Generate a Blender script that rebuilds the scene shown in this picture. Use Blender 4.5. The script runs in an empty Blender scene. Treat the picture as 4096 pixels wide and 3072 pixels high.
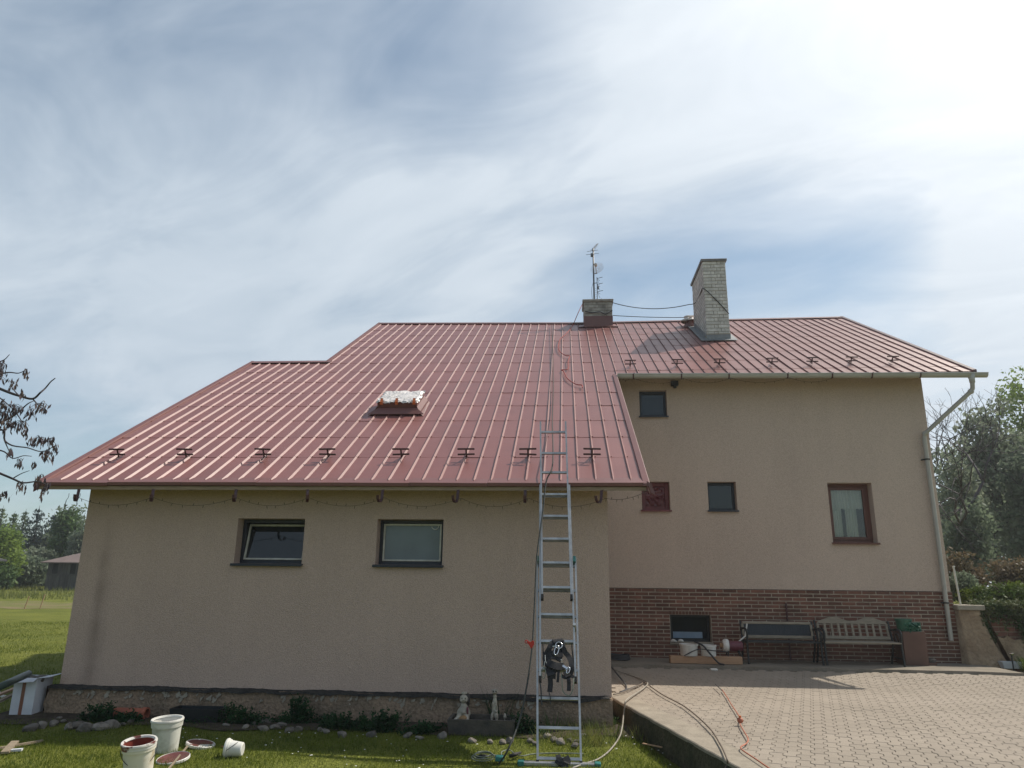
import bpy, bmesh, math, random
import numpy as np
from mathutils import Vector, Matrix

random.seed(7); rng = np.random.default_rng(7)
SC = bpy.context.scene
COL = SC.collection
rad = math.radians

# ------------------------------------------------------------------ camera
YAW, PITCH, ROLL, FPX = rad(4.3), rad(15.07), rad(0.64), 2930.0
CAM = np.array([0.0, 0.0, 1.65])
_f0 = np.array([-math.sin(YAW), math.cos(YAW), 0]); _r0 = np.array([math.cos(YAW), math.sin(YAW), 0]); _u0 = np.array([0, 0, 1.0])
FW = _f0*math.cos(PITCH)+_u0*math.sin(PITCH); _up = np.cross(_r0, FW)
RT = _r0*math.cos(ROLL)+_up*math.sin(ROLL); UP = np.cross(RT, FW)
cam = bpy.data.cameras.new('camera'); cam.lens = FPX/4096*36; cam.sensor_width = 36; cam.clip_start = .05; cam.clip_end = 3000
camo = bpy.data.objects.new('camera', cam); COL.objects.link(camo)
camo.matrix_world = Matrix(((RT[0], UP[0], -FW[0], CAM[0]), (RT[1], UP[1], -FW[1], CAM[1]), (RT[2], UP[2], -FW[2], CAM[2]), (0, 0, 0, 1)))
SC.camera = camo

def ray(px, py):            # a point of the photograph (2212 px wide) as a direction in the place
    k = 4096/2212
    d = FW*FPX + RT*(px*k-2048) - UP*(py*k-1536)
    return d/np.linalg.norm(d)
def at(px, py, Y):          # measured point on the vertical plane at depth Y
    d = ray(px, py); return Vector(CAM + d*(Y/d[1]))
def gr(px, py, z=0.0):      # measured point on the level z
    d = ray(px, py); return Vector(CAM + d*((z-CAM[2])/d[2]))

# ------------------------------------------------------------------ sky, sun, exposure
SUN_EL, SUN_AZ = rad(51.0), rad(58.8)      # azimuth from +Y towards +X
SUN = Vector((math.sin(SUN_AZ)*math.cos(SUN_EL), math.cos(SUN_AZ)*math.cos(SUN_EL), math.sin(SUN_EL)))
world = bpy.data.worlds.new('World'); SC.world = world; world.use_nodes = True
def build_sky():
    nt = world.node_tree; N = nt.nodes; Lk = nt.links; N.clear()
    def node(t, **kw):
        n = N.new(t)
        for a, b in kw.items(): setattr(n, a, b)
        return n
    def put(sock, v):
        if isinstance(v, bpy.types.NodeSocket): Lk.new(v, sock)
        else: sock.default_value = v
    def m(op, a, b=0.0, c=None, clamp=False):
        n = node('ShaderNodeMath', operation=op, use_clamp=clamp); put(n.inputs[0], a); put(n.inputs[1], b)
        if c is not None: put(n.inputs[2], c)
        return n.outputs[0]
    def vm(op, a, b=None, out=0):
        n = node('ShaderNodeVectorMath', operation=op); put(n.inputs[0], a)
        if b is not None: put(n.inputs[1], b)
        return n.outputs[out]
    tc = node('ShaderNodeTexCoord'); D = tc.outputs['Generated']
    sky = node('ShaderNodeTexSky', sky_type='NISHITA'); sky.sun_disc = False
    sky.sun_elevation = SUN_EL; sky.sun_rotation = SUN_AZ; sky.altitude = 300; sky.air_density = 1.0; sky.dust_density = 1.5; sky.ozone_density = 1.0
    sep = node('ShaderNodeSeparateXYZ'); put(sep.inputs[0], D)
    up = m('MAXIMUM', sep.outputs[2], 0.0)
    den = m('ADD', up, .22)
    q = node('ShaderNodeCombineXYZ'); put(q.inputs[0], m('DIVIDE', sep.outputs[0], den)); put(q.inputs[1], m('DIVIDE', sep.outputs[1], den))
    Q = q.outputs[0]
    def streak(rot, sx, sy, scale, detail, dist, seed):
        mp = node('ShaderNodeMapping', vector_type='TEXTURE'); put(mp.inputs['Vector'], Q); mp.inputs['Rotation'].default_value = (0, 0, rot); mp.inputs['Scale'].default_value = (sx, sy, 1); mp.inputs['Location'].default_value = (seed, seed*.7, seed*1.3)
        n = node('ShaderNodeTexNoise'); put(n.inputs['Vector'], mp.outputs[0]); n.inputs['Scale'].default_value = scale; n.inputs['Detail'].default_value = detail; n.inputs['Distortion'].default_value = dist; n.inputs['Roughness'].default_value = .58
        return n.outputs[0]
    n1 = streak(rad(-30), 1.3, .8, 1.5, 5, .5, 3.1)
    n2 = streak(rad(-24), 1.6, .75, 3.6, 5, .8, 8.4)
    n3 = streak(rad(20), 1, 1, .8, 3, .3, 5.5)
    cov = m('ADD', m('MULTIPLY', m('SUBTRACT', n1, .5), 1.25), m('MULTIPLY', m('SUBTRACT', n2, .5), .65))
    cov = m('ADD', cov, m('MULTIPLY', m('SUBTRACT', n3, .5), .8))
    cov = m('ADD', cov, .80)
    zen = node('ShaderNodeMapRange', interpolation_type='SMOOTHSTEP'); put(zen.inputs[0], sep.outputs[2]); zen.inputs[1].default_value = .6; zen.inputs[2].default_value = 1.0; zen.inputs[4].default_value = .6
    cov = m('SUBTRACT', cov, zen.outputs[0])      # the thin deck is seen edge-on low down, through its thickness overhead
    # thicker and thinner places of the cirrus deck
    for px, py, r, w in SKY_LOBES:
        d = ray(px, py)
        dist = vm('DISTANCE', D, tuple(d), out=1)
        g = m('POWER', 2.718, m('MULTIPLY', m('MULTIPLY', dist, dist), -1/(r*r)))
        cov = m('ADD', cov, m('MULTIPLY', g, w))
    sd = vm('DOT_PRODUCT', D, tuple(SUN), out=1)
    ang = m('ARCCOSINE', m('MINIMUM', sd, .9999))
    clr = node('ShaderNodeMapRange', interpolation_type='SMOOTHSTEP'); put(clr.inputs[0], ang); clr.inputs[1].default_value = 1.3; clr.inputs[2].default_value = 2.1; clr.inputs[4].default_value = .95
    cov = m('SUBTRACT', cov, clr.outputs[0])      # the deck thins out to clear blue away from the sun
    cov = m('MINIMUM', m('MAXIMUM', cov, 0.0), 1.0)
    # thin cirrus scatters forward: bright round the sun, duller away from it
    def ex(k, s): return m('MULTIPLY', m('POWER', 2.718, m('MULTIPLY', ang, -1/s)), k)
    cb = m('ADD', .575, m('ADD', ex(1.4, .36), ex(.6, .15)))
    cb = m('MULTIPLY', cb, m('ADD', 1.0, m('ADD', m('MULTIPLY', m('SUBTRACT', n2, .5), .32), m('MULTIPLY', m('SUBTRACT', n1, .5), .22))))
    cc = node('ShaderNodeCombineColor'); put(cc.inputs[0], m('ADD', m('MULTIPLY', cb, 1.12), -.14)); put(cc.inputs[1], m('MULTIPLY', cb, 1.03)); put(cc.inputs[2], m('ADD', m('MULTIPLY', cb, .93), .15))
    sk = node('ShaderNodeMix', data_type='RGBA', blend_type='MULTIPLY'); sk.inputs[0].default_value = 1
    Lk.new(sky.outputs[0], sk.inputs[6]); sk.inputs[7].default_value = (SKY_STR*.98, SKY_STR*1.07, SKY_STR*1.0, 1)
    mx = node('ShaderNodeMix', data_type='RGBA'); put(mx.inputs[0], cov); Lk.new(sk.outputs[2], mx.inputs[6]); Lk.new(cc.outputs[0], mx.inputs[7])
    bg = node('ShaderNodeBackground'); Lk.new(mx.outputs[2], bg.inputs[0]); bg.inputs[1].default_value = SKY_GAIN
    out = node('ShaderNodeOutputWorld'); Lk.new(bg.outputs[0], out.inputs[0])
SKY_STR, SKY_GAIN = .11, 1.0
SKY_LOBES = [(1760, 490, .12, -.62), (1500, 600, .10, -.62), (1300, 650, .07, -.4), (1980, 420, .07, -.4), (1880, 600, .10, -.4), (1020, 60, .15, -.35), (780, 180, .14, -.3), (150, 60, .25, -.27), (420, 200, .12, -.15), (60, 1000, .14, -.35), (1250, 330, .08, -.2),
             (1450, 250, .16, .45), (1000, 470, .16, .3), (2150, 230, .3, .5), (350, 620, .22, .3), (2180, 560, .10, .4), (700, 760, .2, .2), (1900, 330, .1, .3)]
build_sky()
sl = bpy.data.lights.new('sun', 'SUN'); sl.energy = 5.0; sl.angle = rad(.6); sl.color = (1, .93, .82)
so = bpy.data.objects.new('sun', sl); COL.objects.link(so); so.location = SUN*60
so.rotation_euler = (-SUN).to_track_quat('-Z', 'Y').to_euler()
SC.view_settings.view_transform = 'Standard'; SC.view_settings.look = 'None'; SC.view_settings.exposure = 0.06; SC.view_settings.gamma = 1; SC.view_settings.use_curve_mapping = False

# ------------------------------------------------------------------ materials
def new_mat(name):
    mt = bpy.data.materials.new(name); mt.use_nodes = True
    return mt, mt.node_tree.nodes, mt.node_tree.links
def mat(name, col, col2=None, rough=.6, vs=4, vmix=1.0, bump=0, bs=60, bd=.01, rnd=0, metal=0, spec=.5, trans=0, detail=4, lo=.35, hi=.65, stretch=None, obj=False, fine=0):
    mt, N, L = new_mat(name)
    b = N['Principled BSDF']; b.inputs['Roughness'].default_value = rough; b.inputs['Metallic'].default_value = metal; b.inputs['Specular IOR Level'].default_value = spec
    if obj:
        g = N.new('ShaderNodeTexCoord'); P = g.outputs['Object']
    else:
        g = N.new('ShaderNodeNewGeometry'); P = g.outputs['Position']
    if stretch:
        mp = N.new('ShaderNodeMapping'); L.new(P, mp.inputs[0]); mp.inputs['Scale'].default_value = stretch; P = mp.outputs[0]
    nz = N.new('ShaderNodeTexNoise'); nz.inputs['Scale'].default_value = vs; nz.inputs['Detail'].default_value = detail; L.new(P, nz.inputs['Vector'])
    mr = N.new('ShaderNodeMapRange'); mr.inputs[1].default_value = lo; mr.inputs[2].default_value = hi; mr.inputs[4].default_value = vmix; L.new(nz.outputs[0], mr.inputs[0])
    mx = N.new('ShaderNodeMix'); mx.data_type = 'RGBA'; L.new(mr.outputs[0], mx.inputs[0])
    c2 = col2 or tuple(c*.72 for c in col)
    mx.inputs[6].default_value = (*col, 1); mx.inputs[7].default_value = (*c2, 1)
    out = mx.outputs[2]
    if fine:
        nf = N.new('ShaderNodeTexNoise'); nf.inputs['Scale'].default_value = bs; nf.inputs['Detail'].default_value = 3; L.new(P, nf.inputs['Vector'])
        mf = N.new('ShaderNodeMapRange'); mf.inputs[1].default_value = .3; mf.inputs[2].default_value = .7; mf.inputs[3].default_value = 1-fine; mf.inputs[4].default_value = 1+fine; L.new(nf.outputs[0], mf.inputs[0])
        vmn = N.new('ShaderNodeVectorMath'); vmn.operation = 'SCALE'; L.new(out, vmn.inputs[0]); L.new(mf.outputs[0], vmn.inputs[3]); out = vmn.outputs[0]
    if rnd:
        oi = N.new('ShaderNodeObjectInfo'); m1 = N.new('ShaderNodeMapRange'); m1.inputs[3].default_value = 1-rnd; m1.inputs[4].default_value = 1+rnd; L.new(oi.outputs['Random'], m1.inputs[0])
        vmn = N.new('ShaderNodeVectorMath'); vmn.operation = 'SCALE'; L.new(out, vmn.inputs[0]); L.new(m1.outputs[0], vmn.inputs[3]); out = vmn.outputs[0]
    L.new(out, b.inputs['Base Color'])
    if bump:
        nb = N.new('ShaderNodeTexNoise'); nb.inputs['Scale'].default_value = bs; nb.inputs['Detail'].default_value = 4; L.new(P, nb.inputs['Vector'])
        bp = N.new('ShaderNodeBump'); bp.inputs['Strength'].default_value = bump; bp.inputs['Distance'].default_value = bd; L.new(nb.outputs[0], bp.inputs['Height']); L.new(bp.outputs[0], b.inputs['Normal'])
    if trans:
        tr = N.new('ShaderNodeBsdfTranslucent'); L.new(out, tr.inputs[0])
        ms = N.new('ShaderNodeMixShader'); ms.inputs[0].default_value = trans; L.new(b.outputs[0], ms.inputs[1]); L.new(tr.outputs[0], ms.inputs[2])
        L.new(ms.outputs[0], N['Material Output'].inputs[0])
    return mt

def plaster(name, c1, c2, streak=False):
    mt = mat(name, c1, c2, rough=.95, vs=.55, bump=.9, bs=85, bd=.012, spec=.15, fine=.16, lo=.3, hi=.7)
    N, L = mt.node_tree.nodes, mt.node_tree.links; b = N['Principled BSDF']
    src = b.inputs['Base Color'].links[0].from_socket
    g = N.new('ShaderNodeNewGeometry'); sp = N.new('ShaderNodeSeparateXYZ'); L.new(g.outputs['Position'], sp.inputs[0])
    # faint runs of dirt from old rain
    mp = N.new('ShaderNodeMapping'); mp.inputs['Scale'].default_value = (2.6, 2.6, .28); L.new(g.outputs['Position'], mp.inputs[0])
    nz = N.new('ShaderNodeTexNoise'); nz.inputs['Scale'].default_value = 1.6; nz.inputs['Detail'].default_value = 5; L.new(mp.outputs[0], nz.inputs['Vector'])
    mr = N.new('ShaderNodeMapRange'); mr.inputs[1].default_value = .42; mr.inputs[2].default_value = .8; mr.inputs[3].default_value = 1; mr.inputs[4].default_value = .95; L.new(nz.outputs[0], mr.inputs[0])
    f = mr.outputs[0]
    if streak:      # dark stain left by an old downpipe near the corner
        def M(op, a, bb):
            n = N.new('ShaderNodeMath'); n.operation = op
            for i, v in enumerate((a, bb)):
                if isinstance(v, bpy.types.NodeSocket): L.new(v, n.inputs[i])
                else: n.inputs[i].default_value = v
            return n.outputs[0]
        wob = M('MULTIPLY', M('SUBTRACT', nz.outputs[0], .5), .35)
        dx = M('ADD', M('ADD', sp.outputs[0], 5.98), wob)
        ga = M('POWER', 2.718, M('MULTIPLY', M('MULTIPLY', dx, dx), -1/(.1*.1)))
        n2 = N.new('ShaderNodeTexNoise'); n2.inputs['Scale'].default_value = 2.2; L.new(g.outputs['Position'], n2.inputs['Vector'])
        lim = N.new('ShaderNodeMapRange'); lim.inputs[1].default_value = 2.45; lim.inputs[2].default_value = 1.7; L.new(sp.outputs[2], lim.inputs[0])
        st = M('MULTIPLY', M('MULTIPLY', ga, lim.outputs[0]), M('ADD', n2.outputs[0], -.02))
        f = M('MULTIPLY', f, M('SUBTRACT', 1.0, M('MULTIPLY', st, .62)))
    v = N.new('ShaderNodeVectorMath'); v.operation = 'SCALE'; L.new(src, v.inputs[0]); L.new(f, v.inputs[3]); L.new(v.outputs[0], b.inputs['Base Color'])
    return mt

def glass(name, tint=(.88, .89, .87), rough=.0, gloss=1.0):
    mt, N, L = new_mat(name); N.remove(N['Principled BSDF'])
    t = N.new('ShaderNodeBsdfTransparent'); t.inputs[0].default_value = (*tint, 1)
    g = N.new('ShaderNodeBsdfGlossy'); g.inputs['Roughness'].default_value = rough; g.inputs[0].default_value = (gloss, gloss, gloss, 1)
    fr = N.new('ShaderNodeFresnel'); fr.inputs[0].default_value = 1.52
    md = N.new('ShaderNodeMath'); md.operation = 'MULTIPLY'; md.inputs[1].default_value = 1.15; md.use_clamp = True; L.new(fr.outputs[0], md.inputs[0])
    ms = N.new('ShaderNodeMixShader'); L.new(md.outputs[0], ms.inputs[0]); L.new(t.outputs[0], ms.inputs[1]); L.new(g.outputs[0], ms.inputs[2])
    L.new(ms.outputs[0], N['Material Output'].inputs[0]); return mt

MAT = {}
def setup_materials():
    M = MAT
    M['plaster_a'] = plaster('roughcast_plaster', (.49, .363, .305), (.445, .33, .277), True)
    M['plaster_b'] = plaster('smooth_plaster', (.50, .398, .326), (.46, .366, .30))
    M['plinth'] = mat('old_render', (.29, .205, .145), (.17, .13, .095), rough=.95, vs=3.2, bump=1, bs=28, bd=.03, spec=.1, fine=.25, detail=6)
    M['patch'] = mat('pale_flaked_lime', (.34, .30, .25), (.25, .22, .18), rough=.95, vs=14, bump=.8, bs=40, spec=.1)
    M['bitumen'] = mat('bitumen', (.018, .017, .018), (.04, .036, .032), rough=.8, vs=9, bump=1, bs=30, bd=.02, spec=.3)
    M['roof'] = mat('painted_roof_sheet', (.215, .085, .075), (.19, .075, .067), rough=.41, vs=1.6, bump=.06, bs=7, bd=.02, rnd=.05, spec=.5, detail=3)
    M['trim'] = mat('roof_trim_paint', (.165, .066, .058), (.145, .058, .052), rough=.45, vs=3, bump=.1, bs=10, spec=.5)
    M['guard'] = mat('dark_red_steel', (.07, .022, .026), rough=.45, vs=10)
    M['soffit'] = mat('soffit_boards', (.32, .23, .16), rough=.8, vs=6, stretch=(1, 8, 8))
    M['brick'] = mat('clinker_facing_brick', (.165, .072, .048), (.11, .052, .036), rough=.7, vs=5, rnd=.3, bump=.5, bs=60, bd=.004, spec=.3)
    M['mortar'] = mat('pale_mortar', (.40, .34, .27), rough=.95, vs=8, bump=.5, bs=90, bd=.004, spec=.1)
    M['chbrick'] = mat('chimney_brick', (.64, .615, .57), (.48, .455, .42), rough=.9, vs=7, rnd=.12, bump=.6, bs=50, bd=.006, spec=.15, fine=.1)
    M['chmortar'] = mat('chimney_mortar', (.36, .335, .30), rough=.95, vs=9, bump=.6, bs=70, bd=.004, spec=.1)
    M['concrete'] = mat('weathered_concrete', (.30, .265, .21), (.20, .18, .145), rough=.9, vs=3, bump=.7, bs=45, bd=.008, spec=.2, fine=.12, detail=6)
    M['kerbside'] = mat('mossy_shaded_concrete', (.085, .075, .05), (.045, .047, .028), rough=.95, vs=3.5, bump=1, bs=25, bd=.02, spec=.1, fine=.2, detail=6)  # mossy side, base colour lowered further to imitate its shade
    M['paver'] = mat('concrete_paver', (.28, .24, .196), (.245, .21, .17), rough=.9, vs=1.1, rnd=.06, bump=.55, bs=120, bd=.004, spec=.2, fine=.1)
    M['chbrick2'] = mat('sooty_chimney_brick', (.42, .395, .36), (.20, .185, .17), rough=.9, vs=6, rnd=.15, bump=.6, bs=50, bd=.006, spec=.15, fine=.1)
    M['pipegreen'] = mat('dark_green_pipe', (.03, .055, .045), rough=.45, vs=5)
    M['basin'] = mat('faded_red_basin', (.30, .06, .04), rough=.45, vs=5)
    M['cellarglass'] = mat('cellar_glass', (.010, .014, .02), rough=.15, vs=3, spec=.12)
    M['joint'] = mat('sand_joint', (.17, .145, .11), (.12, .105, .075), rough=1, vs=4, bump=.4, bs=100, spec=.05)
    M['navy'] = mat('dark_blue_frame', (.016, .02, .032), rough=.45, vs=20)
    M['brown'] = mat('brown_window_wood', (.125, .045, .03), (.095, .035, .024), rough=.5, vs=6, stretch=(8, 8, 1))
    M['redpaint'] = mat('dark_red_paint', (.16, .034, .038), rough=.5, vs=7)
    M['redfilm'] = mat('red_painted_film', (.14, .034, .04), (.10, .025, .03), rough=.35, vs=9, bump=.6, bs=16, bd=.03)
    M['wsash'] = mat('white_sash', (.55, .53, .47), (.40, .38, .33), rough=.5, vs=10)
    M['frosted'] = mat('dusty_glass', (.155, .185, .21), (.125, .15, .17), rough=.15, vs=2.5, spec=.4)
    M['darkglass'] = mat('dark_glass', (.012, .018, .02), rough=.06, vs=3, spec=.6)
    M['glass'] = glass('window_glass')
    M['curtain'] = mat('white_curtain', (.82, .85, .76), (.66, .69, .61), rough=.9, vs=5, stretch=(10, 10, .4), trans=.3)
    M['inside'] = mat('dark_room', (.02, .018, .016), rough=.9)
    M['zinc'] = mat('painted_gutter', (.42, .42, .395), (.35, .35, .325), rough=.38, vs=2.5, stretch=(1, 4, 4), spec=.5)
    M['pipe'] = mat('beige_downpipe', (.37, .355, .315), (.31, .30, .265), rough=.4, vs=3, spec=.5)
    M['lead'] = mat('grey_flashing', (.22, .225, .23), (.15, .155, .16), rough=.5, vs=6, bump=.3, bs=18, metal=.3)
    M['foil'] = mat('crumpled_foil', (.68, .64, .62), (.52, .49, .475), rough=.35, vs=6, bump=.6, bs=5, bd=.05, spec=.5)
    M['tape'] = mat('orange_tape', (.65, .16, .04), rough=.5, vs=8)
    M['alu'] = mat('ladder_aluminium', (.42, .425, .43), (.31, .315, .32), rough=.38, vs=12, metal=.6, bump=.15, bs=40)
    M['black'] = mat('black_webbing', (.009, .009, .012), (.016, .016, .02), rough=.8, vs=20, bump=.4, bs=300, bd=.002)
    M['rubber'] = mat('black_rubber', (.012, .012, .013), rough=.7, vs=10)
    M['steel'] = mat('bright_steel', (.65, .66, .68), rough=.22, metal=1, vs=10)
    M['red'] = mat('red_plastic', (.50, .025, .02), rough=.35, vs=10)
    M['teal'] = mat('teal_plastic', (.02, .16, .15), rough=.5, vs=10)
    M['ropedark'] = mat('dark_rope', (.03, .032, .034), (.06, .062, .055), rough=.9, vs=60, bump=.5, bs=200, bd=.003)
    M['ropegrey'] = mat('grey_green_rope', (.20, .22, .18), (.12, .14, .11), rough=.9, vs=40)
    M['ropered'] = mat('red_rope', (.32, .05, .035), (.22, .035, .03), rough=.85, vs=50)
    M['hose'] = mat('grey_hose', (.30, .27, .22), (.22, .20, .165), rough=.6, vs=8)
    M['hosebrown'] = mat('brown_hose', (.15, .115, .085), rough=.6, vs=8)
    M['cord'] = mat('orange_cord', (.42, .13, .07), rough=.6, vs=8)
    M['white'] = mat('white_plastic', (.62, .61, .57), (.50, .48, .43), rough=.45, vs=7, lo=.45, hi=.7)
    M['bucketf'] = mat('smeared_white_plastic', (.66, .62, .52), (.42, .34, .22), rough=.4, vs=6, lo=.5, hi=.6, obj=True, detail=5)
    M['bucketb'] = mat('dusty_white_plastic', (.56, .56, .50), (.36, .35, .30), rough=.5, vs=9, lo=.5, hi=.7, obj=True, detail=6)
    M['paint'] = mat('red_brown_paint', (.20, .045, .03), (.15, .035, .027), rough=.3, vs=7)
    M['lidsmear'] = mat('smeared_lid', (.11, .035, .032), (.60, .60, .60), rough=.4, vs=5, lo=.52, hi=.57, obj=True)
    M['lidred'] = mat('painted_lid', (.10, .032, .028), (.15, .055, .05), rough=.4, vs=8, obj=True)
    M['wood'] = mat('weathered_wood', (.28, .22, .15), (.19, .15, .105), rough=.85, vs=5, stretch=(2, 14, 14), bump=.4, bs=50)
    M['palewood'] = mat('pale_planed_wood', (.40, .25, .15), (.33, .2, .12), rough=.8, vs=4, stretch=(1, 12, 12))
    M['greywood'] = mat('grey_bench_wood', (.25, .215, .165), (.19, .165, .125), rough=.85, vs=5, stretch=(2, 9, 9), rnd=.1)
    M['iron'] = mat('dark_cast_iron', (.02, .022, .022), rough=.6, vs=8)
    M['lattice'] = mat('blue_black_mesh', (.022, .028, .036), rough=.5, vs=8)
    M['card'] = mat('white_carton', (.58, .59, .62), (.48, .49, .53), rough=.8, vs=4)
    M['brownstripe'] = mat('brown_tape', (.22, .085, .05), rough=.45, vs=6)
    M['terra'] = mat('terracotta', (.33, .10, .055), (.24, .075, .045), rough=.8, vs=7)
    M['stone'] = mat('field_stone', (.20, .175, .15), (.085, .075, .065), rough=.92, vs=14, rnd=.35, bump=.8, bs=40, bd=.01)
    M['trough'] = mat('dark_stone', (.095, .08, .065), (.05, .045, .04), rough=.92, vs=8, bump=.8, bs=35, bd=.012)
    M['blackplastic'] = mat('black_plastic', (.012, .014, .017), rough=.5, vs=8)
    M['ceram'] = mat('painted_ceramic', (.40, .355, .29), (.28, .245, .20), rough=.5, vs=14)
    M['hair'] = mat('dark_painted_hair', (.03, .024, .022), rough=.5, vs=20)
    M['maroon'] = mat('maroon_paint', (.13, .03, .045), rough=.5, vs=20)
    M['ochre'] = mat('ochre_paint', (.30, .17, .07), rough=.5, vs=20)
    M['green'] = mat('green_plastic', (.03, .12, .07), (.02, .08, .05), rough=.5, vs=6)
    M['rust'] = mat('brown_box', (.13, .07, .05), (.10, .055, .04), rough=.8, vs=5)
    M['blue'] = mat('pale_blue_pane', (.16, .24, .34), rough=.2, vs=4)
    M['bark'] = mat('bark', (.10, .085, .07), (.06, .05, .042), rough=.95, vs=8, bump=.8, bs=25, bd=.02, spec=.1)
    M['twig'] = mat('dark_twig', (.055, .045, .05), rough=.9, vs=8)
    M['drooping'] = mat('withered_leaf', (.045, .032, .045), (.075, .05, .035), rough=.8, vs=9, trans=.15)
    def leaf(n, a, b, t=.35, vs=1.2): M[n] = mat(n, a, b, rough=.6, vs=vs, trans=t, lo=.38, hi=.62, spec=.2)
    leaf('leaf_low', (.022, .065, .02), (.014, .042, .016), .25, 6)
    leaf('leaf_lime', (.19, .26, .05), (.11, .17, .035), .45, .5)
    leaf('leaf_mid', (.10, .16, .05), (.06, .10, .04), .35, .5)
    leaf('leaf_grey', (.23, .26, .185), (.145, .175, .12), .5, .5)
    leaf('leaf_dark', (.165, .205, .13), (.10, .13, .09), .5, .5)
    leaf('leaf_rust', (.17, .125, .075), (.10, .085, .05), .3, 1.5)
    leaf('leaf_yew', (.12, .16, .025), (.04, .075, .02), .3, 1.5)
    leaf('leaf_ivy', (.045, .075, .025), (.12, .13, .06), .25, 5)
    leaf('needle', (.075, .10, .095), (.05, .07, .07), .25, .6)
    leaf('needle_green', (.11, .15, .075), (.07, .105, .055), .3, .6)
    M['blade'] = mat('grass_blade', (.15, .18, .022), (.085, .12, .016), rough=.55, vs=2.2, trans=.45, spec=.25, lo=.35, hi=.65, detail=5)
    M['dryblade'] = mat('long_pale_grass', (.20, .20, .05), (.10, .13, .03), rough=.6, vs=5, trans=.4)
    M['lawn'] = mat('lawn_ground', (.145, .155, .030), (.10, .115, .022), rough=.95, vs=.8, bump=1, bs=28, bd=.05, spec=.1, fine=.3, detail=8)
    M['soil'] = mat('bare_soil', (.17, .135, .075), (.11, .12, .035), rough=1, vs=.9, bump=.8, bs=9, bd=.06, spec=.1, detail=8)
    M['earth'] = mat('dark_earth', (.05, .04, .03), (.08, .065, .05), rough=1, vs=7, bump=1, bs=40, bd=.02, spec=.1)
    M['petal'] = mat('white_petal', (.7, .7, .66), rough=.7, vs=5)
    M['shedwood'] = mat('dark_shed_boards', (.045, .042, .038), (.09, .085, .075), rough=.9, vs=3, stretch=(9, 9, .6), rnd=.25)
    M['shedroof'] = mat('faded_shed_roof', (.15, .11, .10), (.12, .09, .082), rough=.8, vs=2)
    M['slate'] = mat('dark_slate_roof', (.045, .047, .05), rough=.7, vs=3)
    M['film'] = mat('dark_cable', (.03, .03, .034), rough=.6, vs=8)
    M['dish'] = mat('translucent_dish', (.55, .46, .40), rough=.6, vs=5)
    M['pole'] = mat('steel_pole', (.10, .105, .115), rough=.5, vs=7, metal=.5)
    M['whitepost'] = mat('white_post', (.60, .58, .50), rough=.6, vs=5)
setup_materials()
# ------------------------------------------------------------------ helpers
def link(name, me, m, parent=None, mtx=None, smooth=False):
    o = bpy.data.objects.new(name, me); COL.objects.link(o)
    if m is not None and not me.materials: me.materials.append(MAT[m] if isinstance(m, str) else m)
    if smooth: me.polygons.foreach_set('use_smooth', [True]*len(me.polygons))
    if parent is not None: o.parent = parent
    if mtx is not None: o.matrix_local = mtx
    return o
def tag(o, label, cat, group=None, kind=None):
    o['label'] = label; o['category'] = cat
    if group: o['group'] = group
    if kind: o['kind'] = kind
    return o
def struct(o): o['kind'] = 'structure'; return o
def stuff(o): o['kind'] = 'stuff'; return o
def thing(name, label, cat, loc=(0, 0, 0), rotz=0, group=None):
    o = bpy.data.objects.new(name, None); COL.objects.link(o); o.location = loc; o.rotation_euler = (0, 0, rotz); o.empty_display_size = .1
    return tag(o, label, cat, group)
def mesh(verts, faces):
    me = bpy.data.meshes.new('m'); me.from_pydata([tuple(v) for v in verts], [], faces); me.update(); return me
def mesh_np(V, F):      # V (n,3), F (m,k)
    V = np.asarray(V, np.float32); F = np.asarray(F, np.int32); k = F.shape[1]
    me = bpy.data.meshes.new('m'); me.vertices.add(len(V)); me.vertices.foreach_set('co', V.ravel())
    me.loops.add(F.size); me.loops.foreach_set('vertex_index', F.ravel()); me.polygons.add(len(F)); me.polygons.foreach_set('loop_start', np.arange(0, F.size, k, dtype=np.int32))
    me.update(calc_edges=True); return me
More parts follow.
